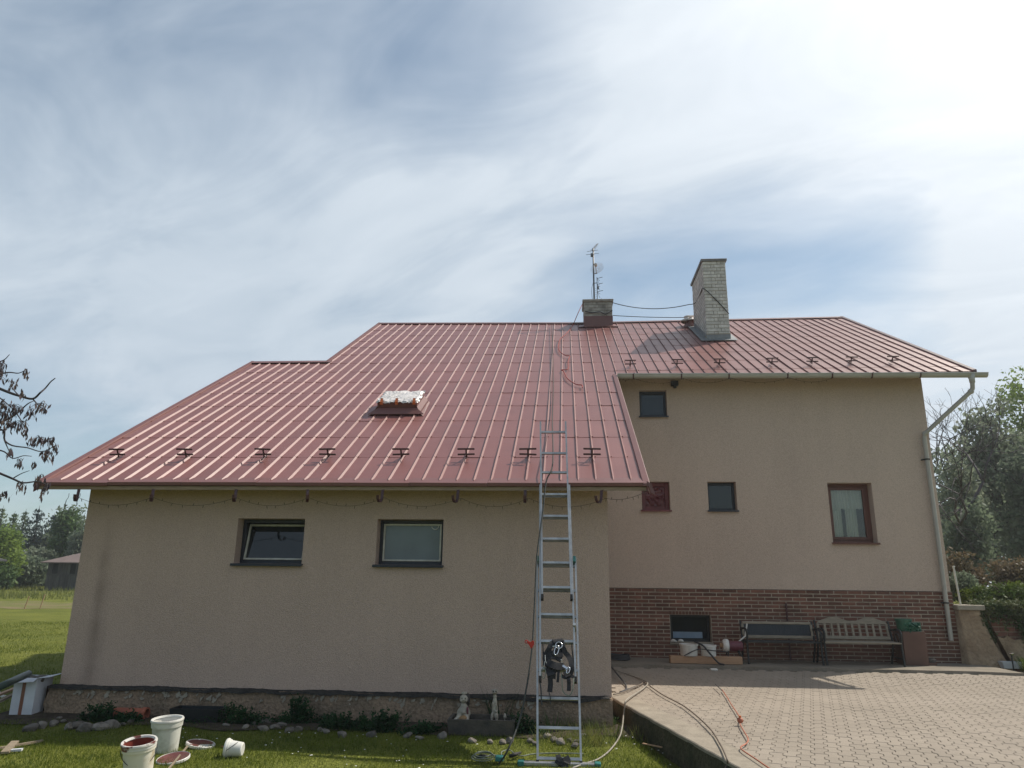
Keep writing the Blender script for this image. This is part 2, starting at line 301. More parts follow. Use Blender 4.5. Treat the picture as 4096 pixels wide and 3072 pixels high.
class MB:               # collects simple shapes for ONE part
    def __init__(s): s.v = []; s.f = []
    def add(s, v, f):
        n = len(s.v); s.v += [Vector(p) for p in v]; s.f += [tuple(i+n for i in q) for q in f]; return s
    def box(s, a, b, mtx=None):
        x0, y0, z0 = a; x1, y1, z1 = b
        v = [Vector(p) for p in ((x0, y0, z0), (x1, y0, z0), (x1, y1, z0), (x0, y1, z0), (x0, y0, z1), (x1, y0, z1), (x1, y1, z1), (x0, y1, z1))]
        if mtx is not None: v = [mtx @ p for p in v]
        return s.add(v, [(0, 3, 2, 1), (4, 5, 6, 7), (0, 1, 5, 4), (1, 2, 6, 5), (2, 3, 7, 6), (3, 0, 4, 7)])
    def cbox(s, a, b, c=.004, mtx=None):        # box with small chamfers
        bm = bmesh.new(); r = bmesh.ops.create_cube(bm, size=1)
        for v in bm.verts: v.co = Vector(((a[i]+b[i])/2 + v.co[i]*(b[i]-a[i]) for i in range(3)))
        bmesh.ops.bevel(bm, geom=bm.edges[:], offset=c, segments=1, affect='EDGES')
        bm.verts.index_update(); vs = [v.co.copy() for v in bm.verts]; fs = [[v.index for v in f.verts] for f in bm.faces]; bm.free()
        if mtx is not None: vs = [mtx @ p for p in vs]
        return s.add(vs, fs)
    def bar(s, p, q, w, h=None, up=(0, 0, 1)):   # square bar from p to q
        p, q = Vector(p), Vector(q); h = w if h is None else h; d = (q-p).normalized(); u = Vector(up)
        if abs(d.dot(u)) > .98: u = Vector((0, 1, 0))
        x = d.cross(u).normalized(); y = x.cross(d).normalized(); x *= w/2; y *= h/2
        v = [p-x-y, p+x-y, p+x+y, p-x+y, q-x-y, q+x-y, q+x+y, q-x+y]
        return s.add(v, [(3, 2, 1, 0), (4, 5, 6, 7), (0, 1, 5, 4), (1, 2, 6, 5), (2, 3, 7, 6), (3, 0, 4, 7)])
    def tube(s, pts, r, n=6, closed=False):
        pts = [Vector(p) for p in pts]; m = len(pts); base = len(s.v); rr = r if hasattr(r, '__len__') else [r]*m
        last = None
        for i, p in enumerate(pts):
            a = pts[(i-1) % m] if (i or closed) else p; b = pts[(i+1) % m] if (i < m-1 or closed) else p
            t = (b-a); t = t.normalized() if t.length > 1e-9 else Vector((0, 0, 1))
            if last is None: x = t.orthogonal().normalized()
            else:
                x = last - t*last.dot(t); x = x.normalized() if x.length > 1e-6 else t.orthogonal().normalized()
            last = x; y = t.cross(x)
            for k in range(n):
                an = 2*math.pi*k/n; s.v.append(p + (x*math.cos(an)+y*math.sin(an))*rr[i])
        for i in range(m if closed else m-1):
            j = (i+1) % m
            for k in range(n): s.f.append((base+i*n+k, base+i*n+(k+1) % n, base+j*n+(k+1) % n, base+j*n+k))
        if not closed: s.f.append(tuple(base+k for k in reversed(range(n)))); s.f.append(tuple(base+(m-1)*n+k for k in range(n)))
        return s
    def lathe(s, prof, n=24, mtx=None):          # profile (r, z)
        v = []; f = []
        for r, z in prof:
            for k in range(n):
                an = 2*math.pi*k/n; v.append(Vector((r*math.cos(an), r*math.sin(an), z)))
        for i in range(len(prof)-1):
            for k in range(n): f.append((i*n+k, i*n+(k+1) % n, (i+1)*n+(k+1) % n, (i+1)*n+k))
        if mtx is not None: v = [mtx @ p for p in v]
        return s.add(v, f)
    def strip(s, pts, w, th=.003, nrm=(0, -1, 0)):   # flat webbing
        pts = [Vector(p) for p in pts]; N = Vector(nrm); v = []; f = []
        for i, p in enumerate(pts):
            a = pts[max(i-1, 0)]; b = pts[min(i+1, len(pts)-1)]; t = (b-a).normalized(); x = t.cross(N).normalized()*w/2; y = N*th/2
            v += [p-x-y, p+x-y, p+x+y, p-x+y]
        for i in range(len(pts)-1):
            for k in range(4): f.append((4*i+k, 4*i+(k+1) % 4, 4*i+4+(k+1) % 4, 4*i+4+k))
        f += [(3, 2, 1, 0), tuple(4*len(pts)-4+k for k in range(4))]
        return s.add(v, f)
    def mesh(s):
        me = mesh(s.v, s.f); bm = bmesh.new(); bm.from_mesh(me); bmesh.ops.recalc_face_normals(bm, faces=bm.faces); bm.to_mesh(me); bm.free(); return me
    def obj(s, name, m, parent=None, smooth=False, mtx=None):
        return link(name, s.mesh(), m, parent, mtx, smooth)
def smooth_by_angle(o, ang=40):
    me = o.data; me.polygons.foreach_set('use_smooth', [True]*len(me.polygons)); me.set_sharp_from_angle(angle=rad(ang)); return o
def spline(pts, n=6):
    P = [Vector(p) for p in pts]; P = [P[0]*2-P[1]]+P+[P[-1]*2-P[-2]]; out = []
    for i in range(1, len(P)-2):
        a, b, c, d = P[i-1:i+3]
        for k in range(n):
            t = k/n; out.append(.5*((2*b)+(c-a)*t+(2*a-5*b+4*c-d)*t*t+(3*b-a-3*c+d)*t**3))
    out.append(P[-2]); return out
def catenary(a, b, sag, n=14):
    a, b = Vector(a), Vector(b); return [a.lerp(b, i/n)-Vector((0, 0, sag*4*(i/n)*(1-i/n))) for i in range(n+1)]

# ------------------------------------------------------------------ ground
def ss(a, b, x): t = np.clip((x-a)/(b-a), 0, 1); return t*t*(3-2*t)
def gz(x, y):           # height of the lawn and field
    x = np.asarray(x, float); y = np.asarray(y, float)
    z = .9*np.clip((y-15)/38, 0, 1) + .25*np.clip((y-53)/60, 0, 1)
    z = np.where(x > 7.6, np.maximum(z*.4, .30*ss(8, 13, y)), z)
    z = z + .02*np.sin(x*1.3+.4)*np.sin(y*1.1)*ss(.5, 1.5, np.abs(y-9.3)) - .10*ss(.6, 1.2, x)*(1-ss(14, 16, y))
    return z
def build_ground():
    xs = np.concatenate([np.linspace(-400, -30, 20), np.linspace(-28, 12, 81), np.linspace(14, 400, 24)])
    ys = np.concatenate([np.linspace(-60, 2, 8), np.linspace(3, 24, 64), np.linspace(25, 60, 36), np.linspace(65, 700, 26)])
    X, Y = np.meshgrid(xs, ys); Z = gz(X, Y)
    V = np.stack([X, Y, Z], -1).reshape(-1, 3); nx = len(xs); i = np.arange(len(ys)-1)[:, None]*nx+np.arange(nx-1)[None]
    i = i.ravel(); F = np.stack([i, i+1, i+nx+1, i+nx], 1)
    struct(link('lawn', mesh_np(V, F), 'lawn', smooth=True))
    # brown strip of bare soil across the field
    xs = np.linspace(-60, -8, 80); mb_v = []; F = []
    for j, t in enumerate((0, .33, .66, 1)):
        for x in xs:
            y = (30.2+.5*math.sin(x*.9)+.3*math.sin(x*2.3))*(1-t)+(34.4+.6*math.sin(x*.7+1)+.4*math.sin(x*1.9))*t
            mb_v.append((x, y, float(gz(x, y))+.006))
    for j in range(3):
        for i in range(79): F.append((j*80+i, j*80+i+1, (j+1)*80+i+1, (j+1)*80+i))
    struct(link('bare_soil_strip', mesh(mb_v, F), 'soil', smooth=True))
    # soil bed along the wall
    b = []; F = []; n = 60
    for i in range(n+1):
        x = -6.9+i*(8.0/n)
        y0 = 8.78+.10*math.sin(x*2.1)+.07*math.sin(x*5.3)
        for t in (0, .3, .65, 1): y = y0*(1-t)+9.42*t; b.append((x, y, .012+float(gz(x, y))+.03*t))
    for i in range(n):
        for k in range(3): F.append((i*4+k, i*4+4+k, i*4+5+k, i*4+1+k))
    struct(link('flower_bed_soil', mesh(b, F), 'earth', smooth=True))
build_ground()

def blades(name, m, n, area, h, w, lean, keep=None, seed=1, label=None):
    r = np.random.default_rng(seed); x0, x1, y0, y1 = area
    x = r.uniform(x0, x1, n); y = r.uniform(y0, y1, n)
    if keep is not None: k = keep(x, y); x, y = x[k], y[k]
    n = len(x); z = gz(x, y); H = h*r.uniform(.45, 1.25, n); a = r.uniform(0, 2*np.pi, n); la = r.uniform(0, 2*np.pi, n); l = H*lean*r.uniform(.2, 1.2, n)
    B = np.stack([x, y, z-.005], 1); dx = np.stack([np.cos(a), np.sin(a), 0*a], 1)*(w*r.uniform(.6, 1.3, n)/2)[:, None]
    T = B + np.stack([np.cos(la)*l, np.sin(la)*l, H], 1)
    V = np.concatenate([B-dx, B+dx, T]); i = np.arange(n); F = np.stack([i, i+n, i+2*n], 1)
    o = stuff(link(name, mesh_np(V, F), m)); tag(o, label, 'grass', kind='stuff'); return o
EDGE_A, EDGE_B = Vector((.565, 10.2, .22)), Vector((1.36, 6.63, .22))       # lawn-side edge of the drive
def edge_x(y): t = (y-EDGE_B.y)/(EDGE_A.y-EDGE_B.y); return EDGE_B.x+(EDGE_A.x-EDGE_B.x)*t
def on_lawn(x, y): return (x < edge_x(y)-.03) & ~((y > 9.25) & (x > -6.5)) & ~((y > 8.95+.1*np.sin(x*2.1)) & (x > -6.9))
def patchy(x, y): return np.sin(x*3.1+np.sin(y*2.3))*np.sin(y*2.7+1.3*np.sin(x*1.7)) > rng.uniform(-1.3, .6, len(x))
blades('grass', 'blade', 95000, (-7.2, 1.4, 6.2, 9.4), .045, .007, .7, lambda x, y: on_lawn(x, y) & patchy(x, y), 1, 'short mown lawn grass in front of the house wall')
blades('grass', 'blade', 80000, (-19, -6.3, 9.0, 24), .05, .012, .8, lambda x, y: patchy(x*.6, y*.6) & ((x < -6.6) | (y < 9.2)) & (x < -.44*y+.9), 2, 'sunny lawn grass beside the left gable')
blades('long_grass', 'dryblade', 2600, (-.35, 1.1, 8.35, 9.28), .15, .008, .7, lambda x, y: (x < edge_x(y)-.05) & (np.sin(x*7)+np.sin(y*9+x*4) > rng.uniform(-1.2, 1.6, len(x))), 3, 'longer pale grass growing behind the ladder foot')
def daisies():
    r = np.random.default_rng(5); c = []
    for _ in range(46): c.append((r.uniform(-4.4, -.9), r.uniform(7.2, 8.5)))
    for _ in range(90): c.append((r.uniform(-17, -8), r.uniform(13, 24)))
    for _ in range(10): c.append((r.uniform(.3, 1.0), r.uniform(7.6, 9)))
    mb = MB()
    for x, y in c:
        z = float(gz(x, y))+r.uniform(.025, .05); s = r.uniform(.006, .013); v = [(x, y, z+.004)]+[(x+s*math.cos(t), y+s*math.sin(t), z) for t in [k*math.pi/3 for k in range(6)]]
        mb.add(v, [(0, k+1, (k+1) % 6+1) for k in range(6)])
    tag(mb.obj('daisies', 'petal'), 'scattered tiny white daisies in the lawn', 'flowers', kind='stuff')
daisies()

# ------------------------------------------------------------------ driveway
def dz_(y): return .22 + .075*float(ss(11.6, 13.1, y))
DRIVE_END = 13.05
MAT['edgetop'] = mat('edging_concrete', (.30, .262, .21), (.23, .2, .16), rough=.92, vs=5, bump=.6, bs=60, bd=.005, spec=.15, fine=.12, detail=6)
def build_drive():
    def ring(y, x0): return [(x0, y, -.25), (9.5, y, -.25), (9.5, y, dz_(y)-.009), (x0, y, dz_(y)-.009)]
    mb = MB(); ys = [5.6, 7.5, 9, 10.2, 11.6, 12.1, 12.6, 13.05]; v = []; f = []
    for y in ys: v += ring(y, (edge_x(y)+.1) if y < 10.3 else .53)
    for i in range(len(ys)-1):
        for k in range(4): f.append((4*i+k, 4*i+(k+1) % 4, 4*i+4+(k+1) % 4, 4*i+4+k))
    f += [(3, 2, 1, 0), tuple(4*len(ys)-4+k for k in range(4))]
    mb.add(v, f); drive = struct(mb.obj('driveway', 'joint'))
    # concrete edging; tall mossy lawn side has its shade painted into the colour
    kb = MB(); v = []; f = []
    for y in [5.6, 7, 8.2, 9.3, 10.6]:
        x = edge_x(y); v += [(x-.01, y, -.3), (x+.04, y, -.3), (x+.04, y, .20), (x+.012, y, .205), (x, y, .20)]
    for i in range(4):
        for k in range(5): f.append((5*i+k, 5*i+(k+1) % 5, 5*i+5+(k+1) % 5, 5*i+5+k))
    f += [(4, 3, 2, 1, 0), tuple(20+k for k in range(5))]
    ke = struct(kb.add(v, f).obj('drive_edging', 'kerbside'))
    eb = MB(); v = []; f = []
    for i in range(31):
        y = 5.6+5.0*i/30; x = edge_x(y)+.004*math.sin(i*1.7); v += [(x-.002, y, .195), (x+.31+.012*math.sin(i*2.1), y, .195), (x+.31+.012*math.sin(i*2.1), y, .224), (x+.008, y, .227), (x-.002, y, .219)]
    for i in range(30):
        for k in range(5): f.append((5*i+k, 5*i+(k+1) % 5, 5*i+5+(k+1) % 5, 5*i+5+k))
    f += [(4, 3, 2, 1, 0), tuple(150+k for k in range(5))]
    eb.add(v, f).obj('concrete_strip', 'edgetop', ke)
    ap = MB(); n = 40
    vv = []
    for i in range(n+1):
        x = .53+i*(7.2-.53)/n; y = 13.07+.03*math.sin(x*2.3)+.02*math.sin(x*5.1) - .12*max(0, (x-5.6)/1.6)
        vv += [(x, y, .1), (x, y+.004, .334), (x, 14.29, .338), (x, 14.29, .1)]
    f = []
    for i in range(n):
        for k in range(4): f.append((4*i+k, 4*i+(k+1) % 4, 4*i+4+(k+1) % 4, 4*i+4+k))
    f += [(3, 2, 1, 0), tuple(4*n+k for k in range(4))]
    MAT['apron'] = mat('shade_darkened_concrete', (.235, .205, .165), (.17, .15, .12), rough=.92, vs=2.2, bump=.7, bs=45, bd=.008, spec=.15, fine=.15, detail=6)  # base colour lowered to deepen the house shade on the apron
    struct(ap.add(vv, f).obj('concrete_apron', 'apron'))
    # interlocking pavers: wavy long sides, rows running away from the camera
    Lp, Wp, am = .22, .112, .017
    def outline(g, z, ins, ph):
        wave = [(-.11, -am), (-.04, -am), (0, am), (.07, am), (.11, -am), (.18, -am), (.22, am), (.29, am), (.33, -am)]
        wave = [(t+ph*.11+.015, o) for t, o in wave]
        def at_(t):
            for (a_, oa), (b_, ob) in zip(wave[:-1], wave[1:]):
                if a_ <= t <= b_: return oa+(ob-oa)*(t-a_)/(b_-a_)
            return am
        e = g/2+ins; ts = [e]+[t for t, o in wave if e+.004 < t < Lp-e-.004]+[Lp-e]
        return [Vector((t, -Wp/2+e+at_(t), z)) for t in ts]+[Vector((t, Wp/2-e+at_(t), z)) for t in reversed(ts)]
    PAVE = []
    for ph in (0, -1):
        top = outline(.005, 0, .0025, ph); mid = outline(.005, -.003, 0, ph); bot = outline(.005, -.055, 0, ph); n = len(top)
        pf = [tuple(range(n))]+[(i, n+i, n+(i+1) % n, (i+1) % n) for i in range(n)]+[(n+i, 2*n+i, 2*n+(i+1) % n, n+(i+1) % n) for i in range(n)]
        pv = [Vector((p.x-Lp/2, p.y, p.z)) for p in top+mid+bot]
        pme = mesh(pv, pf); bm = bmesh.new(); bm.from_mesh(pme); bmesh.ops.recalc_face_normals(bm, faces=bm.faces); bm.to_mesh(pme); bm.free(); pme.materials.append(MAT['paver']); PAVE.append(pme)
    ang = math.atan2(-5.65, -1.76); ca, sa = math.cos(ang), math.sin(ang); cells = []
    for i in range(-70, 90):
        for j in range(-70, 90):
            u = i*Lp+(Lp/2 if j % 2 else 0)*0 + (j % 2)*Lp*.5; v = j*Wp
            x = 4+u*ca-v*sa; y = 10+u*sa+v*ca
            if 5.7 < y < DRIVE_END-.07 and x < 9.3 and x > ((edge_x(y)+.2) if y < 10.25 else .62): cells.append((x, y, j % 2))
    cells.sort(key=lambda c: math.hypot(c[0], c[1]))
    def inview(x, y):
        d = np.array([x, y, .22])-CAM; z = d@FW; px = 2048+FPX*(d@RT)/z; py = 1536-FPX*(d@UP)/z; return -40 < px < 4130 and py < 3110
    vis = [c for c in cells if inview(*c[:2])]; rest = [c for c in cells if not inview(*c[:2])]
    def mtx(x, y):
        dy = (dz_(y+.05)-dz_(y-.05))/.1
        return Matrix.Translation((x, y, dz_(y)+random.uniform(-.0015, .0015))) @ Matrix.Rotation(math.atan(dy), 4, 'X') @ Matrix.Rotation(ang+random.choice((0, 0, math.pi))*0, 4, 'Z') @ Matrix.Rotation(random.uniform(-.006, .006), 4, 'X') @ Matrix.Rotation(random.uniform(-.005, .005), 4, 'Y')
    for x, y, k in vis[:300]: link('paver', PAVE[k], None, drive, mtx(x, y))
    PP = [np.array([list(v.co) for v in me.vertices]) for me in PAVE]; V = []; fs = []; base = 0
    allc = vis[300:]+rest
    for x, y, k in allc:
        M_ = np.array(mtx(x, y)); P = PP[k]; pme = PAVE[k]; V.append(P@M_[:3, :3].T+M_[:3, 3]); fs += [tuple(i+base for i in q.vertices) for q in pme.polygons]; base += len(P)
    stuff(link('pavers', mesh(np.concatenate(V), fs), 'paver', drive))
build_drive()
# ------------------------------------------------------------------ the house
YE, YH, TAN = 9.35, 14.30, math.tan(rad(29.33))
XL, XM, XR = -6.31, .517, 6.92              # left wall, inner corner, right wall
X0, X1, X2, XU = -6.76, .985, 7.72, -5.10   # roof edges: left verge, extension verge, right verge, upper left verge
YEAVE, YLOW, YGUT, YRID = 8.91, 15.08, 13.86, 19.42
def roofz(x, y):
    dzr = np.interp(x, [-5.3, .3, 1.3, 7.6], [.03, -.046, -.04, .015])
    return 2.777+(y-YEAVE)*TAN+dzr*max(0, (y-YEAVE))/(YRID-YEAVE)
def sx(x, y):           # the roof edges run slightly out of square
    if x > 1: return -.031*max(0, y-YGUT)*min(1, (x-1)/6.7)
    return -.024*max(0, y-YEAVE)*min(1, max(0, (-x-.5)/6.2))
house = thing('house', 'beige rendered house with dark red metal roof, low left wing and brick plinth', 'house', (0, 0, 0))

def wall_front(x0, x1, z0, z1, Y, th, holes, m):
    xs = sorted({x0, x1, *[h[0] for h in holes], *[h[1] for h in holes]}); zs = sorted({z0, z1, *[h[2] for h in holes], *[h[3] for h in holes]})
    mb = MB()
    for i in range(len(xs)-1):
        for j in range(len(zs)-1):
            cx, cz = (xs[i]+xs[i+1])/2, (zs[j]+zs[j+1])/2
            if any(h[0] < cx < h[1] and h[2] < cz < h[3] for h in holes): continue
            a, b, c, d = (xs[i], zs[j]), (xs[i+1], zs[j]), (xs[i+1], zs[j+1]), (xs[i], zs[j+1])
            mb.add([(p[0], Y, p[1]) for p in (a, b, c, d)], [(0, 1, 2, 3)]); mb.add([(p[0], Y+th, p[1]) for p in (a, b, c, d)], [(3, 2, 1, 0)])
    for h in holes:
        for (xa, za), (xb, zb) in (((h[0], h[2]), (h[0], h[3])), ((h[0], h[3]), (h[1], h[3])), ((h[1], h[3]), (h[1], h[2])), ((h[1], h[2]), (h[0], h[2]))):
            mb.add([(xa, Y, za), (xb, Y, zb), (xb, Y+th, zb), (xa, Y+th, za)], [(0, 1, 2, 3)])
    for xx in (x0, x1): mb.add([(xx, Y, z0), (xx, Y+th, z0), (xx, Y+th, z1), (xx, Y, z1)], [(0, 1, 2, 3)])
    bm = bmesh.new(); me = mesh(mb.v, mb.f); bm.from_mesh(me); bmesh.ops.remove_doubles(bm, verts=bm.verts, dist=1e-5); bmesh.ops.recalc_face_normals(bm, faces=bm.faces); bm.to_mesh(me); bm.free()
    return link('wall', me, m, house)
W1 = (-4.243, -3.355, 1.835, 2.40); W2 = (-2.407, -1.555, 1.835, 2.40)
H_TOP = (1.47, 2.005, 4.83, 5.36); H_RED = (1.45, 1.985, 2.995, 3.535); H_DK = (2.705, 3.24, 2.995, 3.535); H_BIG = (4.94, 5.75, 2.41, 3.52)
wall_front(XL, XM, .345, 2.92, YE, .32, [W1, W2], 'plaster_a')
wall_front(XM+.02, XR, 1.555, 5.62, YH, .36, [H_TOP, H_RED, H_DK, H_BIG], 'plaster_b')
def prism_x(name, m, x0, x1, poly, parent=house):     # polygon in (y, z) pushed along x
    n = len(poly); v = [(x0, y, z) for y, z in poly]+[(x1, y, z) for y, z in poly]
    f = [tuple(range(n)), tuple(range(2*n-1, n-1, -1))]+[(i, i+n, (i+1) % n+n, (i+1) % n) for i in range(n)]
    return MB().add(v, f).obj(name, m, parent)
def uz(y): return 2.777+(y-YEAVE)*TAN-.16
def uzb(y): return uz(2*YRID-y)
def uzl(y): return uz(2*YLOW-y)
prism_x('wall', 'plaster_a', XL+.002, XL+.3, [(YE+.321, .345), (20.8, .345), (20.8, uzl(20.8)), (YLOW, uz(YLOW)), (YE+.321, uz(YE+.321))])
prism_x('wall', 'plaster_a', XM-.3, XM-.002, [(YE+.321, .0), (YH, .0), (YH, uz(YH)), (YE+.321, uz(YE+.321))])
prism_x('wall', 'plaster_b', XR-.3, XR-.002, [(YH+.361, 1.555), (24.4, 1.555), (24.4, uzb(24.4)), (YRID, uz(YRID)), (YH+.361, uz(YH+.361))])
prism_x('wall', 'plaster_b', -4.88, -4.6, [(13.0, 2.6), (24.4, .3), (24.4, uzb(24.4)), (YRID, uz(YRID)), (13.0, uz(13.0))])
MB().box((XL, 20.8, 0), (-4.61, 21.1, 2.75)).obj('wall', 'plaster_a', house)
MB().box((-4.88, 24.4, 0), (XR, 24.7, 5.5)).obj('wall', 'plaster_b', house)
MB().box((XR-.3, YH+.36, 0), (XR, 24.4, 1.553)).obj('wall', 'brick', house)
MB().box((XM+.03, YH+.75, .35), (XR-.31, YH+.78, 5.4)).obj('room_partition', 'inside', house)
MB().box((XL+.31, YE+1.0, .35), (XM-.31, YE+1.03, 2.6)).obj('room_partition', 'inside', house)
MB().box((XL+.31, YE+.33, .30), (XM-.31, YE+1.2, .34)).obj('room_floor', 'inside', house)

# rough plinth of the wing, bitumen strip above it
def build_plinth():
    nx, nz = 150, 10; x0, x1 = XL-.11, XM+.005; V = []; F = []
    r = np.random.default_rng(3)
    nzs = r.normal(0, .006, (nx+1, nz+1))
    for k in range(2): nzs[1:-1, 1:-1] = (nzs[:-2, 1:-1]+nzs[2:, 1:-1]+nzs[1:-1, :-2]+nzs[1:-1, 2:]+nzs[1:-1, 1:-1]*2)/6*1.3
    for i in range(nx+1):
        for j in range(nz+1):
            x = x0+(x1-x0)*i/nx; z = -.2+(.335+.2)*j/nz
            if i < 3: x += .015*math.sin(z*31+i)
            V.append((x, YE-.055+nzs[i, j]-.03*(1-j/nz), z))
    for i in range(nx):
        for j in range(nz): a = i*(nz+1)+j; F.append((a, a+nz+1, a+nz+2, a+1))
    n0 = len(V); V += [(x0, 20.8, -.2), (x0, 20.8, .335)]; F.append((n0, 0, nz, n0+1))
    V += [(x1, YE+.6, -.2), (x1, YE+.6, .335)]; b = nx*(nz+1); F.append((b, n0+2, n0+3, b+nz))
    F.append((nz, b+nz, n0+3, n0+1))
    pl = link('plinth', mesh(V, F), 'plinth', house, smooth=True)
    # flaked lime patches, thin plates of irregular outline hanging below the strip
    for q in range(85):
        cx = r.uniform(XL+.1, XM-.4); cz = .30-abs(r.normal(0, .045)); rx = r.uniform(.006, .026); rz = r.uniform(.008, .042); k = 11; ph = r.uniform(0, 6)
        pts = [(cx+rx*(1+.45*math.sin(3*t+ph)+r.uniform(-.3, .3))*math.cos(t)+.4*(rz*math.sin(t)), cz+rz*(1+.4*math.cos(2*t+ph)+r.uniform(-.3, .3))*math.sin(t)) for t in [2*math.pi*i/k for i in range(k)]]
        pts = [(a, min(b_, .312)) for a, b_ in pts]
        Y = YE-.055-.014-.025*(1-max(0, (cz+.2)/.535))
        v = [(a, Y, b_) for a, b_ in pts]+[(a, Y+.03, b_) for a, b_ in pts]
        MB().add(v, [tuple(range(k))]+[(i, k+i, k+(i+1) % k, (i+1) % k) for i in range(k)]).obj('lime_flake', 'patch', pl)
    mb = MB(); n = 120; v = []; f = []
    for i in range(n+1):
        x = XL-.10+(XM-XL+.07)*i/n; t = i/n; lo = .31+.008*math.sin(i*.7)+r.uniform(-.006, .006)-.028*max(0, t-.72)/.28
        if i > n-7: lo += .05*(i-n+7)/7
        hi = .352+.006*math.sin(i*.33)+r.uniform(-.004, .004)
        v += [(x, YE-.085-r.uniform(0, .008), lo), (x, YE-.078, (lo+hi)/2), (x, YE-.012, hi), (x, YE+.05, hi-.02), (x, YE+.05, lo)]
    for i in range(n):
        for k in range(5): f.append((5*i+k, 5*i+(k+1) % 5, 5*i+5+(k+1) % 5, 5*i+5+k))
    f += [(4, 3, 2, 1, 0), tuple(5*n+k for k in range(5))]
    mb.add(v, f).obj('bitumen_strip', 'bitumen', house)
build_plinth()

# brick plinth: facing bricks on a mortar bed
BAS = (1.885, 2.62, .615, 1.09)
def build_brick_plinth():
    mb = MB(); x0, x1, z0, z1 = XM+.02, XR+.0, .2, 1.545
    core = wall_front(x0, x1, z0, z1, YH-.017, .377, [BAS], 'mortar'); core.name = 'brick_plinth'
    P, Hh = .2479, (1.545-.335)/18.4; bw, bh = P-.016, Hh-.016
    cells = []
    for r in range(20):
        zt = z1-.002-r*Hh
        if zt-bh < .2: break
        x = x0+.003-(0 if r % 2 == 0 else P/2)+.11
        x -= P
        while x < x1:
            a, b = max(x, x0+.003), min(x+bw, x1+.012)
            for (c, d) in ([(a, b)] if not (BAS[2]-.02 < zt-bh/2 < BAS[3]+.07) else [(a, min(b, BAS[0]-.008)), (max(a, BAS[1]+.008), b)]):
                if d-c > .03: cells.append((c, d, zt-bh, zt))
            x += P
    # row of upright half bricks over the basement window
    n = 13; w = (BAS[1]-BAS[0]+.04)/n
    for i in range(n): cells.append((BAS[0]-.02+i*w+.004, BAS[0]-.02+(i+1)*w-.004, BAS[3]+.006, BAS[3]+.062))
    def hid(c):     # pieces mostly hidden by the benches and the stored things go into the joined part
        return (c[2] < .6 and 1.7 < c[0] < 6.1) or c[2] < .42
    vis = [c for c in cells if not hid(c)]; rest = [c for c in cells if hid(c)]
    if len(vis) > 300: rest += vis[300:]; vis = vis[:300]
    cache = {}
    def bme(w, h):
        k = (round(w, 3), round(h, 3))
        if k not in cache: cache[k] = MB().cbox((-w/2, -.012, -h/2), (w/2, .008, h/2), .003).mesh(); cache[k].materials.append(MAT['brick'])
        return cache[k]
    for a, b, c, d in vis:
        link('facing_brick', bme(b-a, d-c), None, core, Matrix.Translation(((a+b)/2, YH-.012+random.uniform(-.002, .002), (c+d)/2)))
    mb = MB()
    for a, b, c, d in rest: mb.box((a, YH-.023, c), (b, YH-.004, d))
    stuff(mb.obj('facing_bricks', 'brick', core))
build_brick_plinth()

# ---- windows
def win(x0, x1, z0, z1, Y, depth, fm, fw, sash=None, pane='darkglass', sill=True, tilt=0, label=None, sw=.02):
    fr = MB(); y0, y1 = Y+depth, Y+depth+.06
    for a, b in (((x0, y0, z0), (x0+fw, y1, z1)), ((x1-fw, y0, z0), (x1, y1, z1)), ((x0+fw, y0, z1-fw), (x1-fw, y1, z1)), ((x0+fw, y0, z0), (x1-fw, y1, z0+fw))): fr.cbox(a, b, .004)
    w = fr.obj('window', fm, house)
    if label: w['label'] = label
    a0, a1, b0, b1 = x0+fw, x1-fw, z0+fw, z1-fw
    if sash:
        pm = Matrix.Translation((0, y0+.01, b0)) @ Matrix.Rotation(tilt, 4, 'X') @ Matrix.Translation((0, 0, -b0))
        s_ = MB()
        for a, b in (((a0+.002, -.02, b0+.002), (a0+sw, .03, b1-.002)), ((a1-sw, -.02, b0+.002), (a1-.002, .03, b1-.002)), ((a0+sw, -.02, b1-sw), (a1-sw, .03, b1-.002)), ((a0+sw, -.02, b0+.002), (a1-sw, .03, b0+sw))): s_.cbox(a, b, .003, pm)
        s_.obj('sash', sash, w); q = sw-.003
        MB().box((a0+q, .006, b0+q), (a1-q, .012, b1-q), pm).obj('pane', pane, w)
    elif pane:
        MB().box((a0-.002, y0+.025, b0-.002), (a1+.002, y0+.031, b1+.002)).obj('pane', pane, w)
    if sill:
        MB().cbox((x0-.025, Y-.05, z0-.022), (x1+.02, Y+depth+.01, z0-.002), .004).cbox((x0-.025, Y-.054, z0-.034), (x1+.02, Y-.046, z0-.018), .002).obj('sill', fm, w)
    return w
